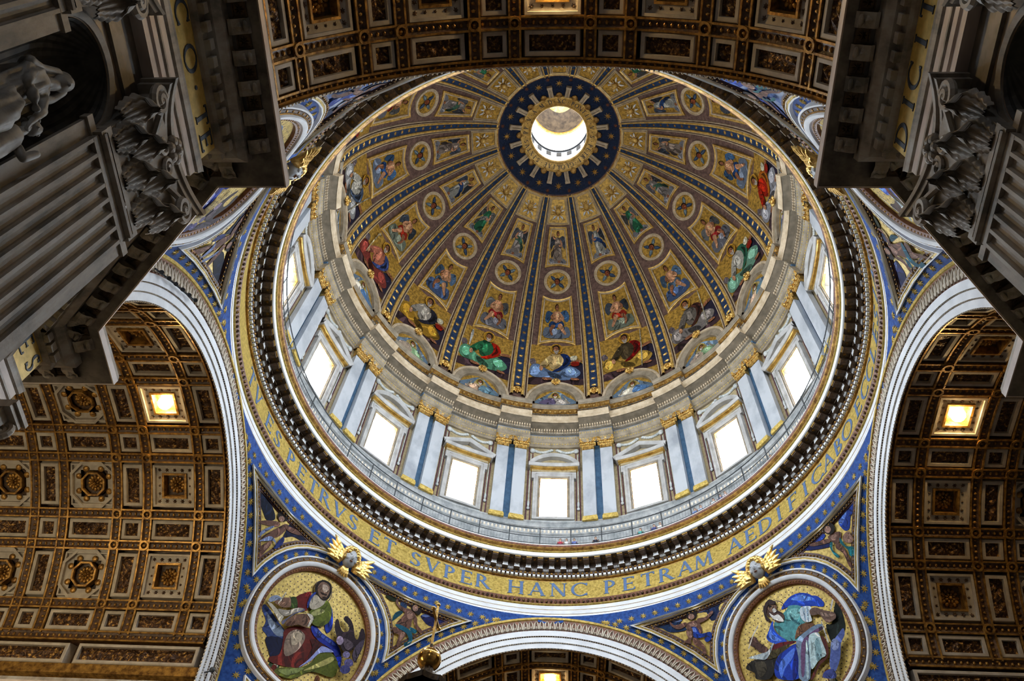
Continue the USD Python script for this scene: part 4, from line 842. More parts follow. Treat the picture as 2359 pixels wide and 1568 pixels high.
    for s in (-1, 1):
        sp = [(s * (0.85 + 0.3 * (1 - q / 14) * math.cos(q * 0.75)), 60.2 + 0.24 * (1 - q / 14) * math.sin(q * 0.75), 0.3) for q in range(14)]
        a_.add(*tube(sp, 0.05, 5, S)); sp = [(s * (0.35 + 0.5 * t), 59.9 + 0.25 * math.sin(t * 5), 0.3) for t in np.linspace(0, 1, 7)]; a_.add(*tube(sp, 0.05, 5, S))
    ball(a_, S, 0, 60.1, 0.3, 0.2, 0.28, 0.16); a_.build("scrolled_apron", M["greystone"], w)
for k in range(-7, 9):
    drum_bay(k); drum_window(k)
dm2 = MB(); dm2.add(*revolve([(RW, 60.2), (21.2, 60.2), (21.15, 60.0), (21.3, 59.85), (21.35, 59.6), (21.5, 59.5), (21.5, 58.9), (21.62, 58.8), (21.68, 58.0), (21.72, 54.3)], n=288)); dm2.build("plinth_mouldings", M["plinth"], drum, smooth=35)
og = MB()
for k in range(384):
    S = S_cyl(k * 360 / 384, 21.5); bump(og, S, 0, 59.2, 0.11, 0.22, 0.0, 0.06, 6)
og.build("plinth_ornament", M["cream"], drum, kind="stuff")
pn_ = MB(); pg = MB()
for k in range(-8, 8):
    for s, w in ((0, 1.5), (-1, 0.9), (1, 0.9)):
        S = S_cyl(22.5 * k + s * 7.2, 21.7)
        pn_.add(*sweep([(-w, 55.6), (w, 55.6), (w, 57.7), (-w, 57.7)], [(0, 0), (0, 0.07), (-0.14, 0.07), (-0.14, 0)], S, True))
        for i in range(7): ball(pg, S, (i - 3) * w / 4.2, 56.6 + 0.3 * math.sin(i * 2.1 + k), 0.02, 0.22, 0.3, 0.1)
pn_.build("painted_panel_border", M["cream"], drum); pg.build("painted_arabesque", M["greystone"], drum, kind="stuff")

# ---- Corinthian capital in local coordinates: x across, y up, h out of the wall; foot at y = 0
def leaf(mb, S, x, y0, w, hgt, out, h0, curl=0.28, n=9, m=7, col=None, tilt=0.0):
    P = np.zeros((n, m, 3))
    for i in range(n):
        t = i / (n - 1)
        ww = w * (0.62 + 0.5 * math.sin(t * 2.4)) * (1 - 0.75 * max(0, t - 0.75) / 0.25) * (1 + 0.1 * math.sin(t * 31))
        oo = h0 + out * (t ** 2.2) + (0.0 if t < 0.8 else curl * (t - 0.8) * 2.2)
        yy = y0 + hgt * (t if t < 0.85 else 0.85 - (t - 0.85) * 0.9)
        for j in range(m):
            u = j / (m - 1) * 2 - 1
            groove = 0.06 * w * math.cos(u * math.pi * 5.0) + 0.16 * w * (1 - u * u)
            P[i, j] = (x + u * ww / 2 + tilt * t, yy - 0.1 * hgt * abs(u) * t + 0.03 * hgt * math.cos(u * 9) * t, oo + groove)
    v, q = grid(P); mb.add(S(v[:, 0], v[:, 1], v[:, 2]), q, col)
    Q = P.copy(); Q[..., 2] -= 0.06 * w; v, q = grid(Q); mb.add(S(v[:, 0], v[:, 1], v[:, 2]), q[:, ::-1], col)
def spiral(cx, cy, R, turns, d=1, n=26):
    return [(cx + d * R * (1 - t) ** 0.8 * math.cos(math.pi / 2 - t * turns * 2 * math.pi), cy + R * (1 - t) ** 0.8 * math.sin(math.pi / 2 - t * turns * 2 * math.pi)) for t in np.linspace(0, 0.93, n)]
def capital(parent, S, w, H, depth, mat, big=False):
    """w: width of the shaft; H: height with the abacus; depth: how far the shaft stands out."""
    n, m = (19, 17) if big else (6, 5)
    hb = 0.87 * H; b = MB()
    for y0, y1, g0, g1 in ((0, 0.07 * H, 0.03, 0.03), (0.07 * H, hb, 0.0, 0.1)):
        P = np.array([[(-w / 2 - g, y, 0.0), (-w / 2 - g, y, depth + g), (w / 2 + g, y, depth + g), (w / 2 + g, y, 0.0)] for y, g in ((y0, g0 * w), (y1, g1 * w))]); v, q = grid(P); b.add(S(v[:, 0], v[:, 1], v[:, 2]), q)
    body = b.build("bell", mat, parent)
    for row, (y0, hh, out, xs) in enumerate(((0.05 * H, 0.36 * H, 0.13 * w, (-0.36, 0.0, 0.36)), (0.05 * H, 0.62 * H, 0.15 * w, (-0.54, -0.18, 0.18, 0.54)))):
        for x in xs:
            l = MB(); leaf(l, S, x * w, y0 + (0.22 * H if row else 0), (0.27 if big else 0.33) * w, hh - (0.2 * H if row else 0), out, depth + (0.02 if row == 0 else 0.01) * w, 0.5 * w * 0.3, n, m); l.build("acanthus_leaf", mat, parent, smooth=True)
    for s in (-1, 1):
        vo = MB(); st = [(s * (0.12 + 0.42 * t) * w, (0.5 + 0.3 * t ** 0.7) * H, depth + (0.05 + 0.12 * t) * w) for t in np.linspace(0, 1, 7)]
        vo.add(*tube(st, 0.035 * w, 6, S))
        sp = [(x, y, depth + 0.16 * w + 0.02 * w * i / 26) for i, (x, y) in enumerate(spiral(s * 0.56 * w, 0.74 * H, 0.13 * H, 1.7, s))]
        vo.add(*tube(sp, 0.04 * w, 6, S)); ball(vo, S, s * 0.56 * w, 0.74 * H, depth + 0.17 * w, 0.04 * w, 0.04 * w, 0.05 * w)
        sp = [(x, y, depth + 0.1 * w) for x, y in spiral(s * 0.12 * w, 0.74 * H, 0.09 * H, 1.5, -s, 18)]; vo.add(*tube(sp, 0.028 * w, 5, S))
        vo.build("volute", mat, parent)
    ab = MB(); xs = np.linspace(-1, 1, 17); front = [(x * 0.69 * w, depth + 0.24 * w - 0.17 * w * (1 - x * x)) for x in xs]
    for (y0, y1, g) in ((0.87 * H, 0.94 * H, 0.0), (0.94 * H, H, 0.035 * w)):
        ring_ = [(x + g * np.sign(x), h + g) for x, h in front] + [(0.69 * w + g, 0.0), (-0.69 * w - g, 0.0)]
        V = [(x, y0, h) for x, h in ring_] + [(x, y1, h) for x, h in ring_]; k = len(ring_)
        fc = [(i, (i + 1) % k, k + (i + 1) % k) for i in range(k)] + [(i, k + (i + 1) % k, k + i) for i in range(k)]
        fan = [(17, i, i + 1) for i in range(8)] + [(18, 17, 8)] + [(18, i, i + 1) for i in range(8, 16)]
        fan = [(i, i + 1, 17 if i >= 8 else 18) for i in range(16)] + [(8, 17, 18)]
        V = np.array(V); ab.add(S(V[:, 0], V[:, 1], V[:, 2]), np.array(fc + fan + [tuple(k + j for j in t) for t in fan]))
    ab.build("abacus", mat, parent)
    ro = MB()
    for i in range(6):
        a = i * math.pi / 3; ball(ro, S, 0.09 * w * math.cos(a), 0.93 * H + 0.09 * w * math.sin(a), depth + 0.1 * w, 0.07 * w, 0.07 * w, 0.06 * w)
    ball(ro, S, 0, 0.93 * H, depth + 0.14 * w, 0.05 * w, 0.05 * w, 0.06 * w); ro.build("abacus_flower", mat, parent)
PILS = {}
def drum_pilaster(side, azp):
    """One shaft of a pair; the pair is centred on the azimuth azp."""
    S0 = S_flat(0.0, 21.55)
    key = side
    lab = "white marble pilaster, gilt capital, %s of a pair, " % ("clockwise one" if side > 0 else "anticlockwise one")
    return S0
def make_pilaster(side, label):
    x = side * 0.885; t = thing("marble_pilaster", label, "pilaster", "drum pilasters in pairs"); S = S_flat(0.0, 21.6)
    Sx = lambda a, b, c: S(a + x, b, c)
    b = MB(); b.add(*sweep([(0.575, 60.2), (-0.575, 60.2)], [(0.0, 0.0), (0.0, 0.66), (0.12, 0.68), (0.16, 0.62), (0.3, 0.6), (0.5, 0.52)], Sx)); sbox(b, Sx, -0.68, 0.68, 60.0, 60.38, 0.0, 0.66); sbox(b, Sx, -0.63, 0.63, 60.38, 60.62, 0.0, 0.6); b.build("gilt_base", M["goldmos"], t)
    s = MB(); sbox(s, Sx, -0.575, 0.575, 60.6, 70.32, 0.0, 0.5); s.build("shaft", M["marble"], t)
    c = sub(t, "gilt_capital"); Sc = lambda a, bb, cc: S(a + x, bb + 70.32, cc); capital(c, Sc, 1.12, 1.6, 0.5, M["gold"])
    return t
def pair_words(j):
    """The pair j stands between the bays j and j+1."""
    a, b = j, j + 1
    lo = a if abs(a) < abs(b) else b
    if j in (-1, 0): return "beside the middle window " + SIDE[1 if j == 0 else -1]
    return "beyond the %s window %s" % (ORD[abs(lo)], SIDE[1 if j > 0 else -1])
protos = {}
for j in range(-6, 6):
    for side in (-1, 1):
        near_mid = (side < 0) == (j >= 0)
        lab = "%s marble pilaster of the pair %s" % ("inner" if near_mid else "outer", pair_words(j))
        rot = -(22.5 * j + 11.25)
        if side not in protos:
            protos[side] = make_pilaster(side, lab); p = protos[side]
            UsdGeom.Xform(p).AddRotateZOp(opSuffix="turn").Set(rot)
        else:
            refer(protos[side], "marble_pilaster", lab, "pilaster", "drum pilasters in pairs", rot)

# ---- entablature of the drum, breaking forward over the pairs
de = struct("trim_drum_entablature", "carved drum entablature breaking forward over the pilaster pairs", "entablature")
azs, offs = [], []
for k in range(-8, 8):
    c = 22.5 * k
    for a, o in ((-11.25, 1), (-6.7, 1), (-6.68, 0), (-3.4, 0), (0, 0), (3.4, 0), (6.68, 0), (6.7, 1)): azs.append(c + a); offs.append(o * 0.55)
azs.append(azs[0] + 360); offs.append(offs[0])
def ent(name, prof, mat, smooth=False):
    mb = MB(); mb.add(*revolve(prof, n=azs, off=offs)); return mb.build(name, M[mat], de)
ent("architrave", [(21.75, 71.45), (21.55, 71.45), (21.55, 71.75), (21.5, 71.77), (21.48, 72.1), (21.43, 72.12), (21.4, 72.45)], "drumbeige")
ent("architrave_crown", [(21.4, 72.45), (21.3, 72.55), (21.22, 72.8), (21.22, 72.88), (21.5, 72.9)], "drumbeige")
ent("blue_frieze", [(21.5, 72.9), (21.5, 73.35)], "bluestrip")
ent("bed_mould", [(21.5, 73.35), (21.3, 73.4), (21.2, 73.55), (21.2, 73.85)], "drumsoffit"); ent("corona_soffit", [(21.2, 73.85), (20.9, 73.9), (20.3, 73.95)], "drumsoffit")
ent("corona", [(20.3, 73.95), (20.28, 73.92), (20.26, 74.25), (20.18, 74.3), (20.1, 74.45), (20.02, 74.62), (20.02, 74.7), (21.9, 74.72)], "domecream")
ent("attic_wall", [(21.3, 74.7), (21.3, 76.7)], "drumsoffit")
ent("attic_cornice", [(21.3, 76.7), (21.15, 76.75), (21.1, 77.0), (20.95, 77.1), (20.92, 77.3)], "gold_dull")
ent("attic_crown", [(20.92, 77.3), (20.88, 77.35), (20.86, 77.6), (20.8, 77.7), (20.75, 77.9), (21.3, 77.95), (21.3, 78.5), (21.6, 78.5)], "drumbeige")
dn, eg2, bk2 = MB(), MB(), MB()
for k in range(512):
    a = k * 360 / 512; rel = (a + 11.25) % 22.5 - 11.25; o = 0.55 if abs(rel) > 6.69 else 0.0
    S = S_flat(a, 21.2 - o); sbox(dn, S, -0.075, 0.075, 73.56, 73.84, 0.0, 0.16); bump(dn, S_cyl(a, 21.2 - o), 0, 73.46, 0.09, 0.07, -0.05, 0.1, 5)
    S = S_cyl(a, 21.34 - o); bump(eg2, S, 0, 72.66, 0.08, 0.14, 0.02, 0.09, 5); S = S_cyl(a, 21.5 - o); bump(eg2, S, 0, 71.92, 0.08, 0.08, 0.02, 0.06, 5)
dn.build("dentils", M["domecream"], de, kind="stuff"); eg2.build("egg_moulding", M["goldmos"], de, kind="stuff")
for k in range(256):
    a = k * 360 / 256; rel = (a + 11.25) % 22.5 - 11.25; o = 0.55 if abs(rel) > 6.69 else 0.0
    S = S_flat(a, 21.08 - o); sbox(bk2, S, -0.09, 0.09, 76.8, 77.02, 0.0, 0.14)
bk2.build("attic_brackets", M["gold"], de, kind="stuff")
for k in range(-7, 9):
    ltr = MB(); S = S_cyl(22.5 * k, 21.3)
    pn2 = MB(); pn2.add(*sweep([(-2.1, 74.95), (2.1, 74.95), (2.1, 76.45), (-2.1, 76.45)], [(0, 0), (0, 0.06), (-0.1, 0.06), (-0.1, 0)], S, True)); pn2.build("attic_panel", M["drumbeige"], de)
bal = thing("balustrade", "dark iron railing along the top of the drum cornice below the dome", "railing"); bb = MB(); ps = MB()
def rail_pts(h): return [((20.55 - o) * math.sin(math.radians(a)), (20.55 - o) * math.cos(math.radians(a)), h) for a, o in zip(azs[:-1], offs[:-1])]
for h in (74.9, 75.75):
    p = rail_pts(h); bb.add(*tube(p + p[:1], 0.035, 5))
bb.build("rail", M["iron"], bal)
for k in range(480):
    a = k * 0.75; rel = (a + 11.25) % 22.5 - 11.25; o = 0.55 if abs(rel) > 6.69 else 0.0
    S = S_flat(a, 20.55 - o); sbox(ps, S, -0.02, 0.02, 74.7, 75.75, -0.02, 0.02)
ps.build("balusters", M["iron"], bal, kind="stuff")

# ---- gallery railing and visitors
rl = thing("gallery_railing", "thin dark iron railing around the gallery on the gilt ring cornice", "railing"); rb = MB()
for h, w in ((57.15, 0.045), (56.2, 0.035), (55.4, 0.025)):
    p = [(19.4 * math.sin(a), 19.4 * math.cos(a), h) for a in np.linspace(0, 2 * math.pi, 193)]; rb.add(*tube(p, w, 5))
rb.build("rail", M["iron"], rl)
for k in range(48):
    b = MB(); sbox(b, S_flat(k * 7.5 - 3.0, 19.4), -0.04, 0.04, 54.9, 57.2, -0.04, 0.04); b.build("post", M["iron"], rl)
bars = MB()
for k in range(480): sbox(bars, S_flat(k * 0.75, 19.4), -0.006, 0.006, 55.0, 56.2, -0.008, 0.008)
bars.build("railing_bars", M["iron"], rl, kind="stuff")
def hull_chain(js):
    """One continuous body from (point, radius) chains; js: list of chains."""
    parts = []
    for ch in js:
        for (p, r), (q, s) in zip(ch[:-1], ch[1:]):
            a = trimesh.creation.icosphere(1, r).vertices + p; b = trimesh.creation.icosphere(1, s).vertices + q
            parts.append(m3.Manifold.hull_points(np.vstack([a, b])))
    return m3.Manifold.batch_boolean(parts, m3.OpType.Add)
def to_mesh(man, edge=None, smooth=4):
    if edge: man = man.refine_to_length(edge)
    k = man.to_mesh(); t = trimesh.Trimesh(k.vert_properties[:, :3], k.tri_verts, process=True)
    if smooth: trimesh.smoothing.filter_taubin(t, iterations=smooth)
    return t
def visitor(az, shirt, trousers, hair, label, arm):
    t = thing("person", label, "person", loc=(20.0 * math.sin(math.radians(az)), 20.0 * math.cos(math.radians(az)), 54.83), rotz=180 - az)
    body = to_mesh(hull_chain([[((0, 0, 1.5), .06), ((0, 0, 1.4), .065), ((0, 0, 1.2), .15), ((0, 0, 0.95), .14)], [((-.1, 0, .92), .1), ((-.1, .02, .5), .065), ((-.1, 0, .08), .05), ((-.1, .14, .04), .04)], [((.1, 0, .92), .1), ((.1, .02, .5), .065), ((.1, 0, .08), .05), ((.1, .14, .04), .04)],
        [((-.19, 0, 1.38), .06), ((-.26, .02, 1.1), .045), ((-.22, .22, 1.05 + arm), .035), ((-.2, .3, 1.05 + arm), .03)], [((.19, 0, 1.38), .06), ((.26, .02, 1.1), .045), ((.22, .22, 1.05 + arm), .035), ((.2, .3, 1.05 + arm), .03)], [((-.19, 0, 1.38), .07), ((.19, 0, 1.38), .07)],
        [((0, .01, 1.62), .1), ((0, .02, 1.7), .095)], [((0, 0, 1.45), .055), ((0, .01, 1.6), .06)], [((0, .1, 1.63), .018), ((0, .12, 1.615), .02)]]), 0.09, 2)
    mb = MB(); mb.add(body.vertices, body.faces, (0.55, 0.38, 0.3)); mb.build("body", M["cloth"], t, smooth=True, colour=True)
    def shell(sel, c, nm, grow=0.015):
        v = np.array(body.vertices); nrm = body.vertex_normals; fsel = sel(v)[body.faces].all(1)
        ff = body.faces[fsel]; uq, inv = np.unique(ff, return_inverse=True); g = MB(); g.add((v + nrm * grow)[uq], inv.reshape(-1, 3), c); g.build(nm, M["cloth"], t, colour=True)
    shell(lambda v: (v[:, 2] > .9) & (v[:, 2] < 1.47) & (np.abs(v[:, 1]) < .17), shirt, "shirt")
    shell(lambda v: (v[:, 2] < .95) & (v[:, 2] > .1) & (np.abs(v[:, 0]) < .22) & (v[:, 1] < .12), trousers, "trousers")
    shell(lambda v: (v[:, 2] > 1.66) | ((v[:, 2] > 1.5) & (v[:, 1] < -.03)), hair, "hair", 0.02)
for az, sh, tr, hr, lb, arm in ((1.9, (.55, .06, .1), (.1, .1, .15), (.1, .06, .04), "person in red shirt at the gallery railing below the middle window", .05),
    (3.4, (.8, .8, .82), (.15, .2, .35), (.08, .05, .03), "person in white shirt at the gallery railing beside the one in red", .1), (5.2, (.15, .2, .5), (.2, .2, .22), (.1, .07, .05), "person in blue shirt at the railing, third in the row from red", .05),
    (10.3, (.03, .03, .05), (.05, .05, .07), (.05, .03, .02), "person all in black leaning on the gallery railing below a pilaster pair", .05),
    (21.1, (.1, .4, .38), (.2, .2, .25), (.15, .08, .04), "person in teal shirt at the gallery railing below a triangular pediment window", .1), (24.4, (.08, .1, .3), (.1, .1, .2), (.06, .04, .03), "person in navy shirt beside the one in white, below a triangular pediment", .2),
    (25.9, (.82, .82, .8), (.5, .48, .4), (.3, .2, .1), "person in white top and beige trousers next to the navy shirt", .05), (34.8, (.2, .3, .6), (.1, .12, .2), (.05, .03, .02), "person in bright blue shirt, first of a pair under marble pilasters", .25),
    (36.3, (.45, .55, .75), (.15, .15, .2), (.1, .05, .03), "person in pale blue shirt, second of a pair under marble pilasters", .1), (39.7, (.75, .78, .8), (.12, .12, .2), (.05, .03, .03), "person in light grey shirt standing alone by a railing post", .15),
    (41.6, (.2, .2, .45), (.1, .1, .12), (.1, .06, .04), "person in dark blue shirt near the second segmental window's railing", .1), (42.9, (.7, .6, .65), (.3, .3, .35), (.2, .12, .06), "person in pink top near the second segmental window's railing", .1),
    (56.6, (.06, .06, .08), (.08, .08, .1), (.04, .03, .02), "person in dark clothes far along the railing near the steepest windows", .1)):
    visitor(az, sh, tr, hr, lb, arm)
# ================================================================ DOME
dome = struct("ceiling_dome", "great ribbed dome interior of purple brown mosaic", "dome ceiling")
ss = np.linspace(0, 31.35, 40); r_, z_ = prof_dome(ss); mb = MB(); mb.add(*revolve(list(zip(r_, z_)), n=192)); mb.build("shell", M["field"], dome, smooth=True)
def rw(s): return 1.12 * (0.4 + 0.6 * (prof_dome(s)[0] - 7.4) / 14.0)
sr_ = np.linspace(1.2, 31.2, 44)
for k in range(16):
    S = S_dome(22.5 * k + 11.25); rib = sub(dome, "rib")
    def strip(prof, mat, name, s0=1.2, both=True):
        mb = MB()
        for sg in ((-1, 1) if both else (1,)):
            P = np.array([[(sg * x * rw(s), s, h * (0.5 + 0.5 * rw(s) / 1.12)) for x, h in prof] for s in sr_ if s >= s0]); mb.add(*grid(S(P[..., 0], P[..., 1], P[..., 2])))
        mb.build(name, M[mat], rib)
    strip([(-0.43, 0.14), (0.0, 0.14), (0.43, 0.14)], "ribblue", "blue_strip", 2.6, False)
    strip([(0.38, 0.12), (0.4, 0.34), (0.48, 0.38), (0.6, 0.38), (0.66, 0.3), (0.67, 0.2)], "ribgold", "gilt_moulding")
    strip([(0.67, 0.2), (0.68, 0.27), (0.73, 0.27), (0.74, 0.15)], "domecream", "white_moulding")
    strip([(0.74, 0.13), (0.9, 0.13)], "brown", "brown_channel")
    strip([(0.89, 0.13), (0.9, 0.22), (0.98, 0.22), (1.0, 0.0)], "domecream", "white_moulding")
    st = MB(); s = 3.6
    while s < 30.8:
        w = rw(s); star(st, S, 0, s, 0.3 * w, 0.11 * w, 0.145 * (0.5 + 0.5 * w / 1.12) + 0.01, 0.24, 8, s); s += 1.28 * (0.35 + 0.65 * w / 1.12)
    st.build("gold_stars", M["gold"], rib, kind="stuff")
def lion(t, S, x, y, h, k, mat):
    m = MB(); ball(m, S, x, y, h + 0.18 * k, 0.3 * k, 0.36 * k, 0.3 * k, fine=True); ball(m, S, x, y - 0.16 * k, h + 0.42 * k, 0.17 * k, 0.16 * k, 0.18 * k)
    for i in (-1, 1): ball(m, S, x + i * 0.13 * k, y + 0.09 * k, h + 0.42 * k, 0.07 * k, 0.06 * k, 0.07 * k)
    ball(m, S, x, y - 0.02 * k, h + 0.5 * k, 0.06 * k, 0.13 * k, 0.07 * k); m.build("face", mat, t, smooth=True)
    mn = MB()
    for i in range(11):
        a = i * 2 * math.pi / 11 + 0.3; ball(mn, S, x + 0.4 * k * math.cos(a), y + 0.42 * k * math.sin(a), h + 0.12 * k, 0.2 * k, 0.12 * k, 0.14 * k, rot=a)
    mn.build("mane", mat, t); d = MB(); ball(d, S, x, y - 0.62 * k, h + 0.2 * k, 0.1 * k, 0.24 * k, 0.1 * k); d.build("pendant", mat, t)
for j in range(-6, 6):
    t = thing("lion_mask", "gilded lion mask above the pilaster pair %s" % pair_words(j), "mask", "gilded lion masks on the rib feet"); lion(t, S_dome(22.5 * j + 11.25), 0, 2.3, 0.15, 0.95, M["gold"])

# ---- painted figures, in unit coordinates (x right, y up): outlines with their colours
SKIN, SKIN_L = (0.42, 0.28, 0.2), (0.55, 0.4, 0.3)
def shade(c, k): return tuple(max(0.0, min(1.0, v * k)) for v in c)
def fig_draw(name, parent, items, xf, S, h0, seed, folds=True, gain=1.7, dh=0.006, size=0.6):
    """Lays the coloured pieces of a figure one after another into the surface; drapery gets a few lighter and darker fold pieces."""
    r = random.Random(seed); mb = MB(); h = h0
    for c, pts in items:
        if len(pts) < 3: continue
        g = Polygon(cr_smooth(xf(np.asarray(pts, float)), 3)).buffer(0)
        if g.is_empty: continue
        c = tuple(v ** 2.2 * gain for v in c); h += dh; inlay(mb, g, S, h - dh, h, c, size=size, sides=False)
        if not folds: continue
        x0, y0, x1, y1 = g.bounds; d = math.hypot(x1 - x0, y1 - y0)
        if g.area < 0.02 * folds: continue
        for i in range(9):
            cx, cy, a = r.uniform(x0, x1), r.uniform(y0, y1), r.uniform(0.6, 2.5); L = d * r.uniform(0.15, 0.45); W = L * r.uniform(0.05, 0.12); b = r.uniform(-0.35, 0.35) * L
            p = [(cx + u * L / 2 * math.cos(a) - (b * (1 - u * u) + v * W * (1 - u * u)) * math.sin(a), cy + u * L / 2 * math.sin(a) + (b * (1 - u * u) + v * W * (1 - u * u)) * math.cos(a)) for u, v in ((-1, 0), (-.5, -1), (0, -1), (.5, -1), (1, 0), (.5, 1), (0, 1), (-.5, 1))]
            q = Polygon(p).buffer(0).intersection(g)
            if not q.is_empty: inlay(mb, q, S, h, h + dh * 0.7, shade(c, r.choice((0.3, 0.4, 0.5, 2.0, 2.5))), size=size, sides=False)
        h += dh * 0.7
    return mb.build(name, M["mosaic"], parent, colour=True)
def at(cx, cy, k, flip=1, ky=None): return lambda p: np.stack([cx + flip * k * p[:, 0], cy + (ky or k) * p[:, 1]], 1)
def e_(x, y, a, b, n=10): return ell(x, y, a, b, n).tolist()
def head(x, y, k, skin=SKIN, hair=(0.12, 0.08, 0.06), beard=None, halo=(0.62, 0.46, 0.16)):
    o = []
    if halo: o += [(halo, e_(x, y + 0.02 * k, 0.27 * k, 0.27 * k)), (shade(halo, 0.7), e_(x, y + 0.02 * k, 0.23 * k, 0.23 * k))]
    o += [(hair, e_(x, y + 0.04 * k, 0.155 * k, 0.18 * k)), (skin, e_(x - 0.02 * k, y - 0.01 * k, 0.12 * k, 0.16 * k))]
    if beard: o += [(beard, [(x - 0.12 * k, y - 0.06 * k), (x, y - 0.08 * k), (x + 0.11 * k, y - 0.05 * k), (x + 0.06 * k, y - 0.24 * k), (x - 0.05 * k, y - 0.26 * k)])]
    for i in (-1, 1): o.append((shade(skin, 0.4), e_(x - 0.02 * k + i * 0.05 * k, y + 0.02 * k, 0.022 * k, 0.014 * k, 6)))
    o += [(shade(skin, 1.3), [(x - 0.03 * k, y + 0.02 * k), (x, y - 0.05 * k), (x - 0.04 * k, y - 0.05 * k)]), (shade(skin, 0.6), [(x - 0.05 * k, y - 0.085 * k), (x + 0.02 * k, y - 0.08 * k), (x - 0.015 * k, y - 0.1 * k)])]
    return o
def saint(torso, mantle, lap, attr, beard=(0.5, 0.46, 0.42)):
    o = [((0.2, 0.15, 0.16), [(-1.05, -.6), (-.5, -.5), (0, -.6), (.6, -.5), (1.05, -.6), (1.05, -.95), (0, -.8), (-1.05, -.95)]), ((0.13, 0.12, 0.17), [(.5, .1), (.95, .2), (1.05, -.2), (1.0, -.6), (.6, -.5)]), ((0.3, 0.27, 0.28), [(-1.0, .3), (-.85, .4), (-.75, .2), (-.9, .05)]),
        (torso, [(-.22, .6), (-.1, .68), (.15, .62), (.32, .3), (.28, .0), (-.05, -.1), (-.22, .0), (-.3, .4)]), (shade(torso, 1.35), [(-.15, .5), (.02, .52), (.05, .2), (-.12, .15)]),
        (lap, [(-.95, .0), (-.8, .14), (-.55, .1), (-.3, -.12), (.1, -.22), (.35, .05), (.65, .0), (.9, -.25), (.85, -.45), (.6, -.6), (.2, -.64), (-.4, -.52), (-.85, -.52), (-1.0, -.3)]), (shade(lap, 1.5), [(-.85, .0), (-.65, .02), (-.6, -.25), (-.75, -.42), (-.9, -.25)]), (shade(lap, 1.5), [(.4, -.05), (.65, -.08), (.75, -.3), (.55, -.42), (.35, -.25)]), (shade(lap, 0.5), [(-.3, -.2), (.1, -.35), (.2, -.58), (-.2, -.48)]),
        (mantle, [(.15, .64), (.42, .6), (.58, .3), (.4, .02), (.05, -.2), (-.15, -.2), (.2, .08), (.28, .4)]), (shade(mantle, 0.5), [(.35, .5), (.48, .3), (.3, .05), (.25, .1), (.36, .3)]),
        (torso, [(-.25, .56), (-.12, .42), (-.3, .12), (-.45, -.04), (-.62, .05), (-.5, .28)]), (shade(torso, 0.6), [(-.35, .1), (-.45, -.04), (-.58, .0), (-.5, .1)]), (SKIN_L, e_(-.56, -.08, .07, .12)), (SKIN, [(.5, .2), (.72, .3), (.95, .28), (.95, .2), (.7, .16)]),
        (SKIN, [(-.5, -.55), (-.2, -.55), (-.15, -.65), (-.45, -.68)]), (SKIN, [(.55, -.58), (.8, -.62), (.85, -.72), (.6, -.7)])]
    if attr == "book": o += [((0.6, 0.58, 0.5), [(.55, .48), (.78, .5), (.76, .3), (.56, .3)]), ((0.4, 0.1, 0.06), [(.58, .2), (.85, .2), (.85, .02), (.6, .02)])]
    elif attr == "staff": o += [((0.5, 0.48, 0.42), [(.62, .85), (.66, .85), (.5, -.6), (.46, -.6)])]
    elif attr == "sword": o += [((0.6, 0.6, 0.58), [(-.72, .75), (-.66, .9), (-.62, .7), (-.66, .2), (-.7, .2)])]
    elif attr == "crook": o += [((0.55, 0.5, 0.4), [(-.66, .8), (-.6, .92), (-.5, .85), (-.56, .82), (-.6, .7), (-.6, -.2), (-.64, -.2), (-.65, .7)])]
    return o + head(0.0, .83, 0.85, beard=beard)
def bust(robe, mantle):
    return [((0.3, 0.36, 0.42), [(-1, 0), (-.6, .5), (0, .9), (.6, .5), (1, 0)]), ((0.5, 0.45, 0.3), [(-.3, .3), (0, .88), (.4, .4)]), (robe, [(-.7, .0), (-.45, .3), (-.15, .42), (.2, .42), (.5, .28), (.75, .0)]), (mantle, [(.0, .0), (.1, .38), (.3, .42), (.6, .25), (.8, .0)]), (shade(robe, 1.4), [(-.5, .05), (-.3, .3), (-.15, .3), (-.25, .05)]), ((0.42, 0.4, 0.36), [(-.65, .1), (-.4, .55), (-.37, .53), (-.58, .06)])] + head(.02, .56, 0.75, beard=(0.6, 0.57, 0.52), halo=(0.5, 0.42, 0.2))
def angel(robe, wing, scarf):
    return [(wing, [(-.15, .5), (-.5, .62), (-.72, .3), (-.62, -.1), (-.4, .1), (-.2, .2)]), (shade(wing, 0.7), [(.15, .5), (.5, .62), (.72, .3), (.62, -.15), (.4, .1), (.2, .2)]), ((0.36, 0.36, 0.38), [(-.7, -.72), (-.3, -.6), (.2, -.72), (.65, -.6), (.7, -.9), (-.7, -.92)]),
        (robe, [(-.22, .48), (0, .55), (.22, .46), (.3, .1), (.42, -.4), (.35, -.75), (-.1, -.8), (-.4, -.7), (-.35, -.2), (-.28, .15)]), (shade(robe, 1.45), [(-.15, .35), (.02, .4), (.0, 0), (-.2, -.4), (-.28, -.1)]), (scarf, [(-.38, .1), (-.1, .22), (.3, .05), (.45, -.1), (.3, -.25), (0, -.05), (-.3, -.05)]), (shade(scarf, 0.6), [(.3, -.1), (.6, -.3), (.55, -.6), (.38, -.4)]),
        (SKIN_L, [(-.25, .42), (-.42, .2), (-.38, .02), (-.1, .06), (-.12, .14), (-.3, .15), (-.22, .28)]), (SKIN_L, [(.24, .4), (.45, .5), (.5, .72), (.42, .74), (.36, .56), (.2, .48)]), (SKIN, [(-.2, -.74), (0, -.76), (-.05, -.88), (-.25, -.86)])] + head(0, .72, 0.8, halo=None, hair=(0.16, 0.1, 0.05))
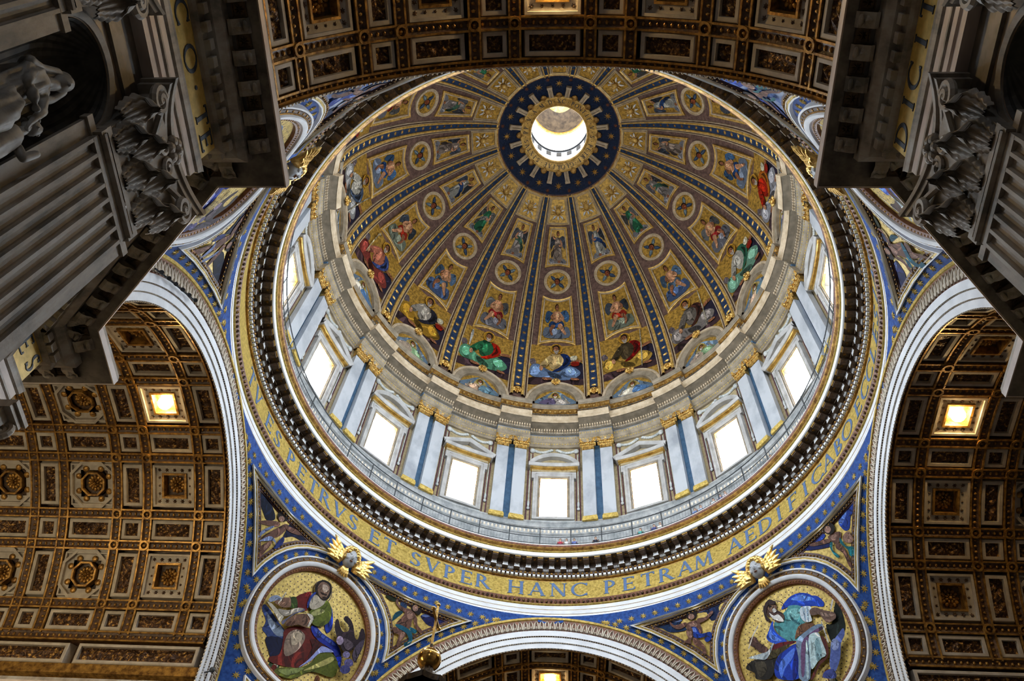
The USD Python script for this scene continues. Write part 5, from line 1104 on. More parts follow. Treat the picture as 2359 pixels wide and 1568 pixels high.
def putto(cloth, wing, cloud):
    return [(wing, [(-.2, .4), (-.6, .55), (-.85, .25), (-.7, -.05), (-.4, .15)]), (shade(wing, 0.75), [(.25, .4), (.65, .5), (.8, .1), (.62, -.1), (.4, .15)]), (cloud, [(-.8, -.35), (-.4, -.3), (.0, -.45), (.5, -.3), (.85, -.4), (.8, -.85), (-.8, -.85)]), (shade(cloud, 1.5), e_(.2, -.5, .25, .2)),
        (SKIN_L, [(-.25, .45), (0, .5), (.25, .42), (.22, .1), (.3, -.15), (-.05, -.25), (-.3, -.1), (-.22, .15)]), (shade(SKIN_L, 1.3), [(-.1, .4), (.08, .4), (.05, .1), (-.12, .12)]), (cloth, [(-.35, .0), (0, -.1), (.35, .0), (.55, -.25), (.2, -.4), (-.1, -.3), (-.5, -.25)]), (shade(cloth, 1.5), [(-.2, -.1), (.1, -.15), (.05, -.3), (-.25, -.22)]),
        (SKIN_L, [(-.3, -.12), (-.05, -.25), (-.3, -.5), (-.55, -.72), (-.65, -.65), (-.5, -.45)]), (SKIN, [(.1, -.25), (.35, -.2), (.5, -.5), (.35, -.75), (.25, -.7), (.33, -.5)]), (SKIN_L, [(-.25, .4), (-.5, .15), (-.4, .0), (-.1, .12), (-.12, .2), (-.33, .15), (-.2, .28)]), (SKIN, [(.22, .4), (.45, .2), (.3, .05), (.15, .12), (.28, .2)])] + head(0, .65, 0.85, halo=None, hair=(0.13, 0.08, 0.05))
def seraph4(c1, c2):
    o = []
    for i, a in enumerate((0.78, 2.36, 3.93, 5.5)):
        c = c1 if i % 2 else c2
        o.append((c, [(0.15 * math.cos(a), 0.15 * math.sin(a)), (.55 * math.cos(a - .35), .55 * math.sin(a - .35)), (.95 * math.cos(a), .95 * math.sin(a)), (.55 * math.cos(a + .35), .55 * math.sin(a + .35))])); o.append((shade(c, 1.5), [(0.2 * math.cos(a), 0.2 * math.sin(a)), (.5 * math.cos(a - .15), .5 * math.sin(a - .15)), (.8 * math.cos(a), .8 * math.sin(a)), (.5 * math.cos(a + .05), .5 * math.sin(a + .05))]))
    return o + head(0, 0, 1.9, halo=None, skin=(0.4, 0.22, 0.14))
PAL = [((.55, .47, .32), (.08, .14, .28), (.3, .37, .48), "book"), ((.12, .3, .2), (.5, .1, .05), (.25, .42, .33), "sword"), ((.2, .17, .12), (.32, .05, .04), (.5, .4, .18), "staff"), ((.45, .43, .4), (.12, .12, .15), (.45, .34, .12), "book"), ((.3, .28, .26), (.2, .12, .1), (.36, .34, .33), "staff"),
       ((.5, .3, .24), (.16, .2, .34), (.35, .16, .14), "crook"), ((.48, .47, .44), (.14, .28, .22), (.3, .42, .36), "book"), ((.5, .49, .46), (.2, .24, .3), (.42, .42, .42), "staff"), ((.45, .1, .05), (.5, .28, .08), (.4, .4, .42), "book")]
WORD = ["cream tunic and blue mantle", "green robe and red mantle", "brown tunic, red mantle and ochre lap", "grey tunic and yellow ochre lap", "grey and brown robes", "rose robe and crook", "white tunic and green mantle", "pale grey robes", "red and orange robes"]
def frame(parent, S, pts, name="frame", w=1.0, smooth=None):
    p = np.asarray(pts, float)
    a = MB(); a.add(*sweep(p, [(0.0, 0.0), (0.0, 0.2), (-0.06 * w, 0.24), (-0.2 * w, 0.2), (-0.22 * w, 0.12)], S, True)); a.build("gilt_border", M["ribgold"], parent)
    b = MB(); b.add(*sweep(p, [(-0.22 * w, 0.1), (-0.23 * w, 0.2), (-0.34 * w, 0.2), (-0.36 * w, 0.0)], S, True)); b.build("white_border", M["domecream"], parent)
def segwords(k):
    return "above the " + ("middle window" if k == 0 else "window opposite the middle" if abs(k) == 8 else "%s window %s" % (ORD[abs(k)], SIDE[1 if k > 0 else -1]))
def fill(S, pts, mb, h, size=0.5): inlay(mb, Polygon(pts).buffer(0), S, 0.0, h, size=size, sides=False)
for k in range(-7, 9):
    az = 22.5 * k; S = S_dome(az); aw = abs(k)
    pi = {0: 0, -1: 1, 1: 2, -2: 3, 2: 4, -3: 5, 3: 6, -4: 7, 4: 8}.get(k, 0); T = PAL[pi]; sw = segwords(k)
    hc = lambda s: prof_dome(s)[0] * math.tan(math.radians(11.25)) - rw(s)
    if aw <= 5:
        # lunette at the foot of the segment
        t = thing("lunette_mosaic", "arched lunette mosaic of a bust %s" % sw, "mosaic", "lunette busts at the dome foot")
        oa = [(3.3 * math.cos(a), 0.0 + 4.2 * math.sin(a)) for a in np.linspace(0, math.pi, 33)]; ia = [(2.22 * math.cos(a), 3.0 * math.sin(a)) for a in np.linspace(0, math.pi, 33)]
        f = MB(); P = np.array([[(o[0] * (1 - q) + i[0] * q, o[1] * (1 - q) + i[1] * q, h) for q, h in ((0, 0.0), (0, 0.5), (0.12, 0.56), (0.25, 0.5), (0.27, 0.36))] for o, i in zip(oa, ia)]); f.add(*grid(S(P[..., 0], P[..., 1], P[..., 2]))); f.build("white_arch_moulding", M["domecream"], t, smooth=30)
        f = MB(); P = np.array([[(o[0] * (1 - q) + i[0] * q, o[1] * (1 - q) + i[1] * q, h) for q, h in ((0.27, 0.36), (0.8, 0.32), (0.82, 0.4), (0.98, 0.4), (1.0, 0.1))] for o, i in zip(oa, ia)]); f.add(*grid(S(P[..., 0], P[..., 1], P[..., 2]))); f.build("grey_arch_band", M["drumbeige"], t)
        g = MB(); fill(S, ia, g, 0.1); g.build("gold_ground", M["goldmos_d"], t)
        fig_draw("bust", t, bust(*[((.5, .48, .46), (.3, .27, .36)), ((.62, .6, .55), (.25, .36, .5)), ((.4, .5, .38), (.5, .45, .4)), ((.6, .5, .42), (.3, .4, .45))][k % 4]), at(0, 0.05, 2.2, 1 if k % 2 else -1, 3.1), S, 0.12, 100 + k)
        t = thing("lunette_mask", "gilded mask crowning the lunette %s" % sw, "mask", "gilded masks on the lunette arches"); lion(t, S, 0, 4.15, 0.45, 0.95, M["gold"])
        # seated figure
        t = thing("saint_mosaic", ("dome mosaic of a seated saint in %s" % WORD[pi]) if aw < 5 else "fifth seated saint mosaic from the middle of the dome " + SIDE[1 if k > 0 else -1], "mosaic", "seated saints around the dome")
        s_ = np.linspace(0.8, 10.9, 20); P = np.array([[(x * hc(s), s, 0.05) for x in np.linspace(-1, 1, 13)] for s in s_]); g = MB(); g.add(*grid(S(P[..., 0], P[..., 1], P[..., 2]))); g.build("gold_ground", M["goldmos_d"], t)
        fig_draw("seated_figure", t, saint(*T), at(0, 7.25, 3.02, 1, 3.5), S, 0.07, 200 + k)
        # lower panel
    if aw <= 6:
        t = thing("lower_panel_mosaic", "tall panel mosaic of a winged figure %s" % sw, "mosaic", "winged figures in the lower dome panels")
        qs = np.linspace(-1, 1, 9); bot = [(2.24 * q, 10.8 + 0.68 * (1 - q * q)) for q in qs]; top = [(1.76 * q, 18.16 - 0.46 * (1 - q * q)) for q in qs]; out = bot + top[::-1]
        frame(t, S, out, w=1.0); g = MB(); fill(S, out, g, 0.06); g.build("gold_ground", M["goldmos_d"], t)
        pal = [((.1, .18, .3), (.2, .3, .42), (.3, .33, .38)), ((.4, .12, .08), (.2, .22, .25), (.32, .34, .3)), ((.2, .25, .3), (.25, .32, .4), (.2, .25, .35)), ((.35, .1, .1), (.3, .3, .3), (.3, .3, .32))][k % 4]
        fig_draw("winged_figure", t, putto(*pal), at(0, 14.6, 1.75, 1 if k % 2 else -1, 2.9), S, 0.08, 300 + k)
        t = thing("roundel_mosaic", "roundel mosaic of a cherub head %s" % sw, "mosaic", "cherub roundels around the dome"); cx, cy = 0.0, 20.12
        f = MB(); f.add(*sweep(ell(cx, cy, 1.66, 1.66, 36), [(0, 0), (0, 0.2), (0.0, 0.22), (-0.1, 0.26), (-0.16, 0.2), (-0.34, 0.18), (-0.36, 0.02)], S, True)); f.build("white_ring", M["domecream"], t, smooth=30)
        b = MB()
        for q in range(28): a = q * 2 * math.pi / 28; bump(b, S, cx + 1.42 * math.cos(a), cy + 1.42 * math.sin(a), 0.07, 0.07, 0.16, 0.07, 5)
        b.build("gilt_beading", M["gold"], t, kind="stuff"); g = MB(); fill(S, ell(cx, cy, 1.32, 1.32, 30), g, 0.06); g.build("gold_ground", M["goldmos_d"], t)
        fig_draw("cherub_head", t, seraph4((.16, .2, .26), (.28, .32, .34)), at(cx, cy, 1.22), S, 0.08, 400 + k)
    if aw <= 7:
        t = thing("upper_panel_mosaic", "small panel mosaic of a standing angel %s" % sw, "mosaic", "angels in the upper dome panels")
        out = [(1.56 * q, 21.93 + 0.36 * (1 - q * q)) for q in np.linspace(-1, 1, 9)] + [(1.06, 27.27), (-1.06, 27.27)]
        frame(t, S, out, w=0.95); g = MB(); fill(S, out, g, 0.06); g.build("gold_ground", M["goldmos_d"], t)
        pal = [((.4, .36, .33), (.22, .24, .28), (.3, .26, .24)), ((.42, .42, .4), (.2, .22, .26), (.12, .2, .34)), ((.12, .28, .2), (.3, .3, .3), (.4, .4, .38)), ((.36, .34, .33), (.26, .26, .28), (.2, .3, .25))][k % 4]
        fig_draw("angel", t, angel(*pal), at(0, 24.7, 1.35, 1 if k % 2 else -1, 2.35), S, 0.08, 500 + k)
    t = thing("winged_mask", "gilded winged head with plumes %s" % sw, "mask", "gilded winged heads around the dome eye"); cx, cy = 0, 29.2
    pl = MB()
    for i, (dx, dy, a, L) in enumerate(((-.55, -.15, 2.6, .6), (.55, -.15, .5, .6), (-.4, -.75, 4.0, .7), (.4, -.75, 5.4, .7), (0, -.9, 4.71, .5), (-.5, .4, 2.2, .5), (.5, .4, .9, .5))):
        pl.add(*[S(v[:, 0], v[:, 1], v[:, 2]) if j == 0 else v for j, v in enumerate(tube([(cx + dx * .5 + u * L * math.cos(a), cy + dy * .6 + u * L * math.sin(a) + 0.1 * math.sin(u * 3), 0.12) for u in np.linspace(0, 1, 6)], [0.06, .1, .12, .12, .09, .03], 6))])
    pl.build("white_plumes", M["white"], t, smooth=True)
    hd = MB(); ball(hd, S, cx, cy, 0.32, 0.34, 0.42, 0.3, fine=True)
    for i in (-1, 1): ball(hd, S, cx + i * .1, cy + .06, 0.54, .05, .04, .04)
    ball(hd, S, cx, cy - .03, 0.58, .05, .09, .06); hd.build("gilt_head", M["ribgold"], t, smooth=True); ry = MB()
    for i in range(14):
        a = i * 2 * math.pi / 14; ball(ry, S, cx + 0.52 * math.cos(a), cy + 0.58 * math.sin(a), 0.16, 0.22, 0.08, 0.1, rot=a)
    ry.build("gilt_rays", M["ribgold"], t)
    fr = MB(); lo, hi = 27.55, 31.0
    out = [(-hc(lo) + .08, lo), (hc(lo) - .08, lo), (hc(hi) - .05, hi), (-hc(hi) + .05, hi)]
    fld = thing("gold_field", "gold field behind the winged head %s" % sw, "mosaic", "gold fields around the dome eye")
    fill(S, out, fr, 0.04); fr.build("gold_ground", M["goldmos_d"], fld)
    fb = MB(); fb.add(*sweep(out, [(0, 0.02), (0, 0.12), (-.1, 0.12), (-.1, .05)], S, True)); fb.add(*sweep(out, [(-.18, 0.02), (-.18, 0.1), (-.26, 0.1), (-.26, .05)], S, True)); fb.build("white_border", M["domecream"], fld)

# ---- the eye of the dome
eye = struct("ceiling_dome_eye", "dark blue starred ring around the dome eye", "dome ceiling")
aa = np.linspace(0, 2 * math.pi, 145)[:-1]
def cone(name, prof, mat, parent=None):
    P = np.array([[(a, r, h) for r, h in prof] for a in aa]); mb = MB(); mb.add(*grid(S_cone(P[..., 0], P[..., 1], P[..., 2]), closed_u=True)); mb.build(name, M[mat], parent or eye, smooth=30)
cone("gilt_outer_rim", [(7.75, -0.2), (7.7, 0.12), (7.5, 0.2), (7.36, 0.12), (7.36, 0.0)], "gold")
cone("blue_ring", [(7.45, 0.0), (4.6, 0.0)], "blue_d")
cone("gold_collar", [(4.72, 0.0), (4.68, 0.2), (4.55, 0.26), (4.5, 0.2), (3.72, 0.2), (3.66, 0.3), (3.5, 0.3), (3.42, 0.2), (3.42, -0.6)], "ribgold")
for k in range(16):
    a = k * math.pi / 8; St = lambda x, y, h, a=a: S_cone(a + x / np.maximum(y, 1), y, h)
    s1 = MB(); star(s1, St, 0, 6.25, 0.5, 0.17, 0.02, 0.12, 8); s1.build("gold_star", M["gold"], eye)
    b = a + math.pi / 16; Sb = lambda x, y, h, b=b: S_cone(b + x / np.maximum(y, 1), y, h)
    s2 = MB(); star(s2, Sb, 0, 6.85, 0.3, 0.12, 0.02, 0.1, 8); s2.build("copper_star", M["brownred"], eye)
    c = MB()
    for x in (-0.18, 0.18): sbox(c, Sb, x - 0.1, x + 0.1, 4.7, 6.0, 0.0, 0.3)
    sbox(c, Sb, -0.32, 0.32, 5.82, 6.08, 0.0, 0.38); sbox(c, Sb, -0.06, 0.06, 4.7, 5.8, 0.0, 0.18); c.build("console", M["domecream"], eye)
    l = MB(); ball(l, St, 0, 4.78, 0.12, 0.42, 0.42, 0.16); l.build("gilt_scallop", M["gold_dull"], eye)
ins2 = thing("oculus_inscription", "dark letters on the gold collar around the dome eye", "inscription")
txt = "S.PETRI.GLORIAE.SIXTVS.PP.V.A.M.D.XC.PONTIF.V."
n = len(txt)
for i, c in enumerate(txt):
    ph = math.radians(86 - i * 360.0 / n)     # clockwise as seen from below
    Sl = lambda x, y, h, ph=ph: S_cone(ph - x / 4.1, y, h)
    letter(ins2, c, Sl, 0.0, 3.86, 0.52, "ink", 0.03 + 0.2)
# ---- lantern
lan = struct("ceiling_lantern", "bright white lantern seen through the dome eye", "lantern")
def lr(name, prof, mat, n=96): 
    mb = MB(); mb.add(*revolve(prof, n=n)); mb.build(name, M[mat], lan, smooth=30)
lr("throat", [(3.42, 106.0), (3.8, 106.6), (3.85, 109.4)], "white"); lr("parapet", [(3.85, 109.4), (3.85, 111.0)], "white"); lr("dark_rail", [(3.85, 111.0), (3.7, 111.05), (3.7, 111.3), (3.85, 111.35)], "iron")
lr("daylight_wall", [(3.9, 111.3), (3.9, 118.9)], "lanternpane")
lr("gilt_ring", [(3.9, 118.9), (3.7, 119.0), (3.62, 119.3), (3.75, 119.5), (3.78, 119.7)], "gold")
lr("cap", [(3.78 * math.cos(a), 119.7 + 3.9 * math.sin(a)) for a in np.linspace(0, 1.05, 8)], "lanterncap"); lr("gold_cap", [(3.78 * math.cos(a), 119.68 + 3.9 * math.sin(a)) for a in np.linspace(1.05, 1.55, 6)], "gold")
for k in range(18):
    if True:
        S = S_cyl(20.0 * k, 3.85); b = MB(); sbox(b, S, -0.3, 0.3, 109.3, 110.75, 0.0, 0.04); b.build("dark_opening", M["iron"], lan)

# ================================================================ PENDENTIVE MOSAICS
def compact(L): return [(c, p) for c, p in L]
CORNER = {-45: ("beside the eagle medallion", "eagle"), 45: ("beside the blue-mantled saint medallion", "blue"), -135: ("above the pier with the statue niche", ""), 135: ("above the dark pier without a statue", "")}
def medallion(az, fig, label):
    t = thing("medallion", label, "mosaic medallion"); S = S_pend(az); S2 = lambda x, y, h: S(x, MEDZ + y, h)
    c = ell(0, 0, 4.1, 4.1, 72)
    g = MB(); inlay(g, Polygon(ell(0, 0, 4.12, 4.12, 60)), S2, 0.0, 0.04, size=0.5, sides=False); g.build("gold_ground", M["goldmos"], t)
    for nm, mat, prof in (("brown_egg_ring", "brownred", [(0.0, 0.02), (0.0, 0.22), (0.1, 0.3), (0.24, 0.32)]), ("white_ring", "white", [(0.24, 0.3), (0.26, 0.42), (0.36, 0.5), (0.5, 0.5), (0.56, 0.4)]), ("gilt_ring", "gold_dull", [(0.56, 0.38), (0.6, 0.44), (0.64, 0.38)]), ("brown_leaf_ring", "brown", [(0.64, 0.36), (0.8, 0.34), (0.84, 0.28)]), ("outer_white_ring", "white", [(0.84, 0.28), (0.86, 0.34), (0.96, 0.34), (1.0, 0.0)])):
        m = MB(); m.add(*sweep(c, prof, S2, True)); m.build(nm, M[mat], t, smooth=35)
    b = MB()
    for k in range(120):
        a = k * 2 * math.pi / 120; bump(b, S2, 4.22 * math.cos(a), 4.22 * math.sin(a), 0.075, 0.075, 0.24, 0.1, 5)
        if k % 2: bump(b, S2, 4.82 * math.cos(a), 4.82 * math.sin(a), 0.1, 0.1, 0.3, 0.1, 5)
    b.build("gilt_beading", M["gold_dull"], t, kind="stuff")
    d = MB(); r = random.Random(5)
    for i in range(-13, 14):
        for j in range(-13, 14):
            x, y = (i + 0.5 * (j % 2)) * 0.32, j * 0.3
            if math.hypot(x, y) < 3.95: inlay(d, ell(x + r.uniform(-.03, .03), y, 0.05, 0.05, 5), S2, 0.04, 0.046, sides=False)
    d.build("dark_tesserae_dots", M["brown"], t, kind="stuff")
    h = MB()
    hp_ = np.array(next(p for c, p in fig if c == ((0.42, 0.33, 0.28) if fig is EVL else (0.3, 0.22, 0.2)))); hc = hp_.mean(0) - (0, MEDZ)
    inlay(h, ringp(hc[0], hc[1], 0.72, 0.78, 28), S2, 0.04, 0.05, sides=False); h.build("halo_line", M["brown"], t)
    fig_draw("seated_saint", t, fig, lambda p: p, S, 0.055, az, folds=1, gain=1.15, size=0.45)
medallion(-45, EVL, "round mosaic of a bearded saint in red and green writing, with an eagle")
medallion(45, EVR, "round mosaic of a bearded saint in a blue mantle holding a quill, with a lion")
medallion(-135, EVL, "round mosaic medallion mostly hidden above the pier with the statue niche")
medallion(135, EVR, "round mosaic medallion mostly hidden above the dark pier without a statue")
def mirror(L): return [(c, [(-u, z) for u, z in p]) for c, p in L]
LOWP = [((.2, .3, .2), [(-.5, .2), (.4, .3), (.5, -.6), (.1, -1.6), (-.4, -.8)]), ((.4, .25, .15), [(-.3, .9), (.2, .9), (.3, .2), (-.2, .1)]), ((.55, .55, .5), e_(.1, .3, .25, .35)), ((.35, .12, .08), [(-.2, .0), (.3, .0), (.2, -.9), (-.1, -.9)])]
def panel(az, poly, fig, label, cat="mosaic"):
    t = thing("spandrel_mosaic", label, cat, "mosaic panels on the pendentives"); S = S_pend(az)
    rings = [poly.buffer(-k) for k in (0, 0.08, 0.2, 0.26, 0.46, 0.54)]
    for i, (nm, mat, h) in enumerate((("white_line", "white", 0.2), ("gilt_border", "goldmos", 0.14), ("white_inner_line", "cream", 0.18), ("brown_egg_border", "brown", 0.1), ("purple_line", "purple", 0.07))):
        m = MB(); inlay(m, rings[i].difference(rings[i + 1]), S, 0.0, h, size=0.8); m.build(nm, M[mat], t)
    g = MB(); inlay(g, rings[5], S, 0.0, 0.03, size=0.5, sides=False)
    if "clouded" in label: g.build("sky_ground", M["skyground"], t)
    else: g.build("gold_ground", M["goldmos"], t)
    b = MB()
    for q in polys(poly.buffer(-0.36)):
        L = q.exterior.length
        for k in range(int(L / 0.27)):
            p = q.exterior.interpolate(k * 0.27); bump(b, S, p.x, p.y, 0.08, 0.08, 0.08, 0.1, 5)
    b.build("gilt_egg_moulding", M["gold_dull"], t, kind="stuff")
    if fig: fig_draw("winged_child", t, fig, lambda p: p, S, 0.045, az + len(fig), folds=2, gain=1.25, size=0.45)
UPPER = [p for p in SPAN if p.centroid.y > 42]; LOWER = [p for p in SPAN if p.centroid.y <= 42]
UPPER.sort(key=lambda p: p.centroid.x); LOWER.sort(key=lambda p: p.centroid.x)
FIGS = {-45: (PU4, PU1), 45: (PU6, PU5), -135: (PU6, mirror(PU4)), 135: (mirror(PU1), PU5)}
WHO = {(-45, 0): "triangular mosaic of a dark-winged child in white sash beside the eagle medallion", (-45, 1): "triangular mosaic of a winged child in teal drapery behind the gilt cross", (45, 0): "triangular mosaic of a winged child in blue sash above the low arch", (45, 1): "triangular mosaic of a child with bright blue wings by the brown vault",
       (-135, 0): "dim clouded blue triangular mosaic behind the cornice of the statue pier", (-135, 1): "dim triangular mosaic of a winged child between gilded vault and statue pier", (135, 0): "dim triangular mosaic of a winged child between brown vault and statueless pier", (135, 1): "dim clouded blue triangular mosaic behind the cornice of the statueless pier"}
for az in (-45, 45, -135, 135):
    for i in (0, 1): panel(az, UPPER[i], FIGS[az][i], WHO[(az, i)])
    for i, p in enumerate(LOWER):
        c = p.centroid; pts = [(cc, [(c.x * 0.93 + x * 0.7, 39.0 + y * 1.1) for x, y in q]) for cc, q in LOWP]
        panel(az, p, pts, "narrow mosaic panel low %s, next to the %s arch" % (CORNER[az][0], "anticlockwise" if i == 0 else "clockwise"))
def cherub(az, label):
    t = thing("winged_cherub", label, "sculpture", "winged heads above the medallions"); S0 = S_pend(az); S = lambda x, y, h: S0(x * 1.15, 48.1 + y * 1.15, h * 1.1 + 0.35)
    f = MB(); ball(f, S, 0, 0, 0.35, 0.48, 0.58, 0.42, fine=True); f_ = f.build("silvered_face", M["marble"], t, smooth=True)
    d = MB()
    for s in (-1, 1): ball(d, S, s * 0.18, 0.1, 0.72, 0.09, 0.06, 0.05); ball(d, S, s * 0.27, -0.15, 0.6, 0.14, 0.13, 0.12)
    ball(d, S, 0, -0.08, 0.8, 0.08, 0.15, 0.1); d.build("features", M["marble"], f_)
    mth = MB(); ball(mth, S, 0, -0.3, 0.72, 0.12, 0.04, 0.05); mth.build("mouth", M["brownred"], f_)
    h = MB()
    for i in range(15):
        a = math.radians(-25 + i * 230 / 14); ball(h, S, 0.52 * math.cos(a), 0.08 + 0.56 * math.sin(a), 0.4, 0.2, 0.18, 0.2)
    for i in range(7):
        a = math.radians(10 + i * 160 / 6); ball(h, S, 0.34 * math.cos(a), 0.16 + 0.42 * math.sin(a), 0.6, 0.15, 0.14, 0.14)
    h.build("gilt_curls", M["gold"], t)
    for s in (-1, 1):
        for row, (n, L, base) in enumerate(((5, 1.5, 0.0), (6, 1.0, 0.08), (4, 0.6, 0.16))):
            for i in range(n):
                a = math.radians(38 - i * 62 / n); sx = s * (0.42 + 0.02 * i); y0 = -0.2 - 0.05 * i
                L2 = L * (1 - 0.07 * i); q = [(sx + s * L2 * u * math.cos(a) , y0 + L2 * u * math.sin(a) - 0.25 * u * u * s * 0, 0.1 + base + 0.3 * math.sin(u * 2.2)) for u in np.linspace(0, 1, 7)]
                w = MB(); w.add(*tube(q, np.array([0.1, .15, .17, .17, .15, .11, .03]), 6, S)); w.build("wing_feather", M["gold"], t)
    for i in range(5):
        a = math.radians(-60 - i * 15); w = MB(); w.add(*tube([(0.75 * u * math.cos(a), -0.4 + 0.75 * u * math.sin(a), 0.2) for u in np.linspace(0, 1, 5)], np.array([0.1, .15, .15, .12, .03]), 6, S)); w.build("breast_feather", M["gold"], t)
cherub(-45, "gilded winged cherub with silver face above the eagle medallion")
cherub(45, "gilded winged cherub with silver face above the blue-mantled saint medallion")
cherub(-135, "dim gilded winged cherub above the pier with the statue niche")
cherub(135, "dim gilded winged cherub above the dark pier without a statue")

# ================================================================ PIERS
S_plan = lambda x, y, h: np.stack(np.broadcast_arrays(x, y, h), -1)
PX = 11.8; PE = 20.75; PD = 13.3
EPROF = [("fascia", "stone_pink", [(-0.5, 27.9), (0.0, 27.9), (0.0, 28.25)]), ("fascia", "stone_pink", [(0.0, 28.25), (0.07, 28.3), (0.07, 28.6)]), ("dark_moulding", "stone", [(0.07, 28.6), (0.13, 28.66), (0.13, 28.76)]), ("fascia", "stone_pink", [(0.13, 28.76), (0.13, 29.1)]), ("architrave_crown", "stone", [(0.13, 29.1), (0.2, 29.18), (0.23, 29.4), (0.26, 29.5), (0.0, 29.55)]),
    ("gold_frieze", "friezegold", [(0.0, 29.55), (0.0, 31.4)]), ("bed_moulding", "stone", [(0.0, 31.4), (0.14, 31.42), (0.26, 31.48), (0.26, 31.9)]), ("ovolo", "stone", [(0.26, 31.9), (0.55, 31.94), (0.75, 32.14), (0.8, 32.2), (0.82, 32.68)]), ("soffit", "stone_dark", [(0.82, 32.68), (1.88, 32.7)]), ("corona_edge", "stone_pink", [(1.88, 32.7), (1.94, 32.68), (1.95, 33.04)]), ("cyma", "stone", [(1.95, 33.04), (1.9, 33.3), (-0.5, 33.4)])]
def pier(sx, sy, label, elabel):
    near = sy < 0
    flip = lambda p: (-sx * p[0], -sy * p[1])
    base = [(-PX, -60), (-PX, -PE), (-PD, -PE), (-PE, -PD), (-PE, -PX), (-60, -PX)]
    path = [flip(p) for p in base]
    if sx * sy < 0: path = path[::-1]
    w = struct("wall_pier", label, "pier"); e = struct("trim_entablature", elabel, "entablature")
    for nm, mat, pr in EPROF:
        m = MB(); m.add(*sweep(path, pr, S_plan)); m.build(nm, M[mat], e)
    segs = []
    for a, b in zip(path[:-1], path[1:]):
        a, b = np.array(a), np.array(b); L = np.linalg.norm(b - a); d = (b - a) / L; segs.append((a, d, np.array([d[1], -d[0]]), L))
    dn = []
    for (a, d, nv, L) in segs:
        far_end_first = np.linalg.norm(a) > 40
        S = S_frame((a[0], a[1], 0), (d[0], d[1], 0), (0, 0, 1), (nv[0], nv[1], 0))
        lo, hi = (L - 16, L + 0.3) if far_end_first else (-0.3, min(L + 0.3, 16)) if L > 16 else (-0.2, L + 0.2)
        n = int((hi - lo) / 0.6)
        for i in range(n + 1):
            x = lo + (i + 0.5) * (hi - lo) / (n + 1); m = MB(); sbox(m, S, x - 0.17, x + 0.17, 31.5, 31.88, 0.22, 0.48); m.build("dentil", M["stone"], e)
        lo, hi = (L - 16, L + 0.8) if far_end_first else (-0.8, 16) if L > 16 else (-0.5, L + 0.5)
        n = max(1, int(round((hi - lo) / 1.06)))
        for i in range(n):
            x = lo + (i + 0.5) * (hi - lo) / n; m = MB()
            P = np.array([[(x + q, y, h) for y, h in ((32.68, 0.84), (32.36, 0.86), (32.32, 1.0), (32.4, 1.2), (32.52, 1.34), (32.54, 1.48), (32.68, 1.56))] for q in (-0.26, -0.2, 0.2, 0.26)]); v, q = grid(P); m.add(S(v[:, 0], v[:, 1], v[:, 2]), q); ball(m, S, x, 32.5, 1.42, 0.2, 0.1, 0.1)
            leaf(m, lambda X, Y, H, S=S: S(X, 32.42 - 0.06 * 0 - (H - 0), Y), x, 0.95, 0.36, 0.45, 0.02, 0.0, 0.05, 6, 5)
            m.build("bracket", M["stone"], e)
            if i < n - 1:
                x2 = x + (hi - lo) / n / 2; m = MB(); S3 = lambda X, Y, H, S=S: S(X, 32.69 - H, Y)
                m.add(*sweep([(x2 - 0.25, 0.98), (x2 + 0.25, 0.98), (x2 + 0.25, 1.5), (x2 - 0.25, 1.5)], [(0, 0), (0, 0.05), (-0.05, 0.05), (-0.05, 0.01)], S3, True)); star(m, S3, x2, 1.24, 0.2, 0.09, 0.01, 0.06, 8); sbox(m, S3, x2 - 0.2, x2 + 0.2, 1.03, 1.45, 0.0, 0.012); m.build("soffit_panel", M["bronze"], e)
    # body of the pier
    ins_ = 0.42
    body = [(-PX - ins_, -60), (-PX - ins_, -PE - ins_ * 0.5), (-PD - 0.3, -PE - ins_ * 0.5), (-PE - ins_ * 0.5, -PD - 0.3), (-PE - ins_ * 0.5, -PX - ins_), (-60, -PX - ins_), (-60, -60)]
    pb = [flip(p) for p in body]
    ms = trimesh.creation.extrude_polygon(Polygon(pb), 29.2)
    man = m3.Manifold(m3.Mesh(vert_properties=np.array(ms.vertices, np.float32), tri_verts=np.array(ms.faces, np.uint32)))
    ny, nx = sy * 24.8, sx * (PX + ins_)
    if near:
        cut = m3.Manifold.cylinder(7.2, 1.42, 1.42, 48).translate([nx, ny, 17.4]) + m3.Manifold.sphere(1.42, 48).translate([nx, ny, 24.55])
        man = man - cut
    k = man.to_mesh(); mb = MB(); mb.add(np.array(k.vert_properties[:, :3]), np.array(k.tri_verts)); mb.build("masonry", M["ochre_wall"], w)
    if not near: return
    S = S_frame((nx, ny, 0), (0, -sx, 0), (0, 0, 1), (-sx, 0, 0))
    # niche: fluted half dome and lining, frame
    P = []
    for t in np.linspace(0, 1, 9):
        ph = t * math.pi / 2
        P.append([(1.40 * math.cos(ph) * math.cos(a) * (1 - 0.03 * (i % 2)), 24.55 + 1.40 * math.sin(ph), -1.40 * math.cos(ph) * math.sin(a) * (1 - 0.03 * (i % 2))) for i, a in enumerate(np.linspace(0, math.pi, 33))])
    low = [[(x, 17.4, h) for x, _, h in P[0]]]
    P = np.array(low + P); m = MB(); m.add(*grid(S(P[..., 0], P[..., 1], P[..., 2]))); m.build("niche_lining", M["niche"], w)
    m = MB(); pa = [(-1.44, 17.5), (-1.44, 24.5)] + [(-1.44 * math.cos(a), 24.55 + 1.44 * math.sin(a)) for a in np.linspace(0.1, math.pi - 0.1, 19)] + [(1.44, 24.5), (1.44, 17.5)]
    m.add(*sweep(pa, [(0.0, -0.1), (0.0, 0.06), (-0.2, 0.1), (-0.3, 0.06), (-0.32, 0.0)], S)); m.build("niche_surround", M["stone"], w, smooth=30)
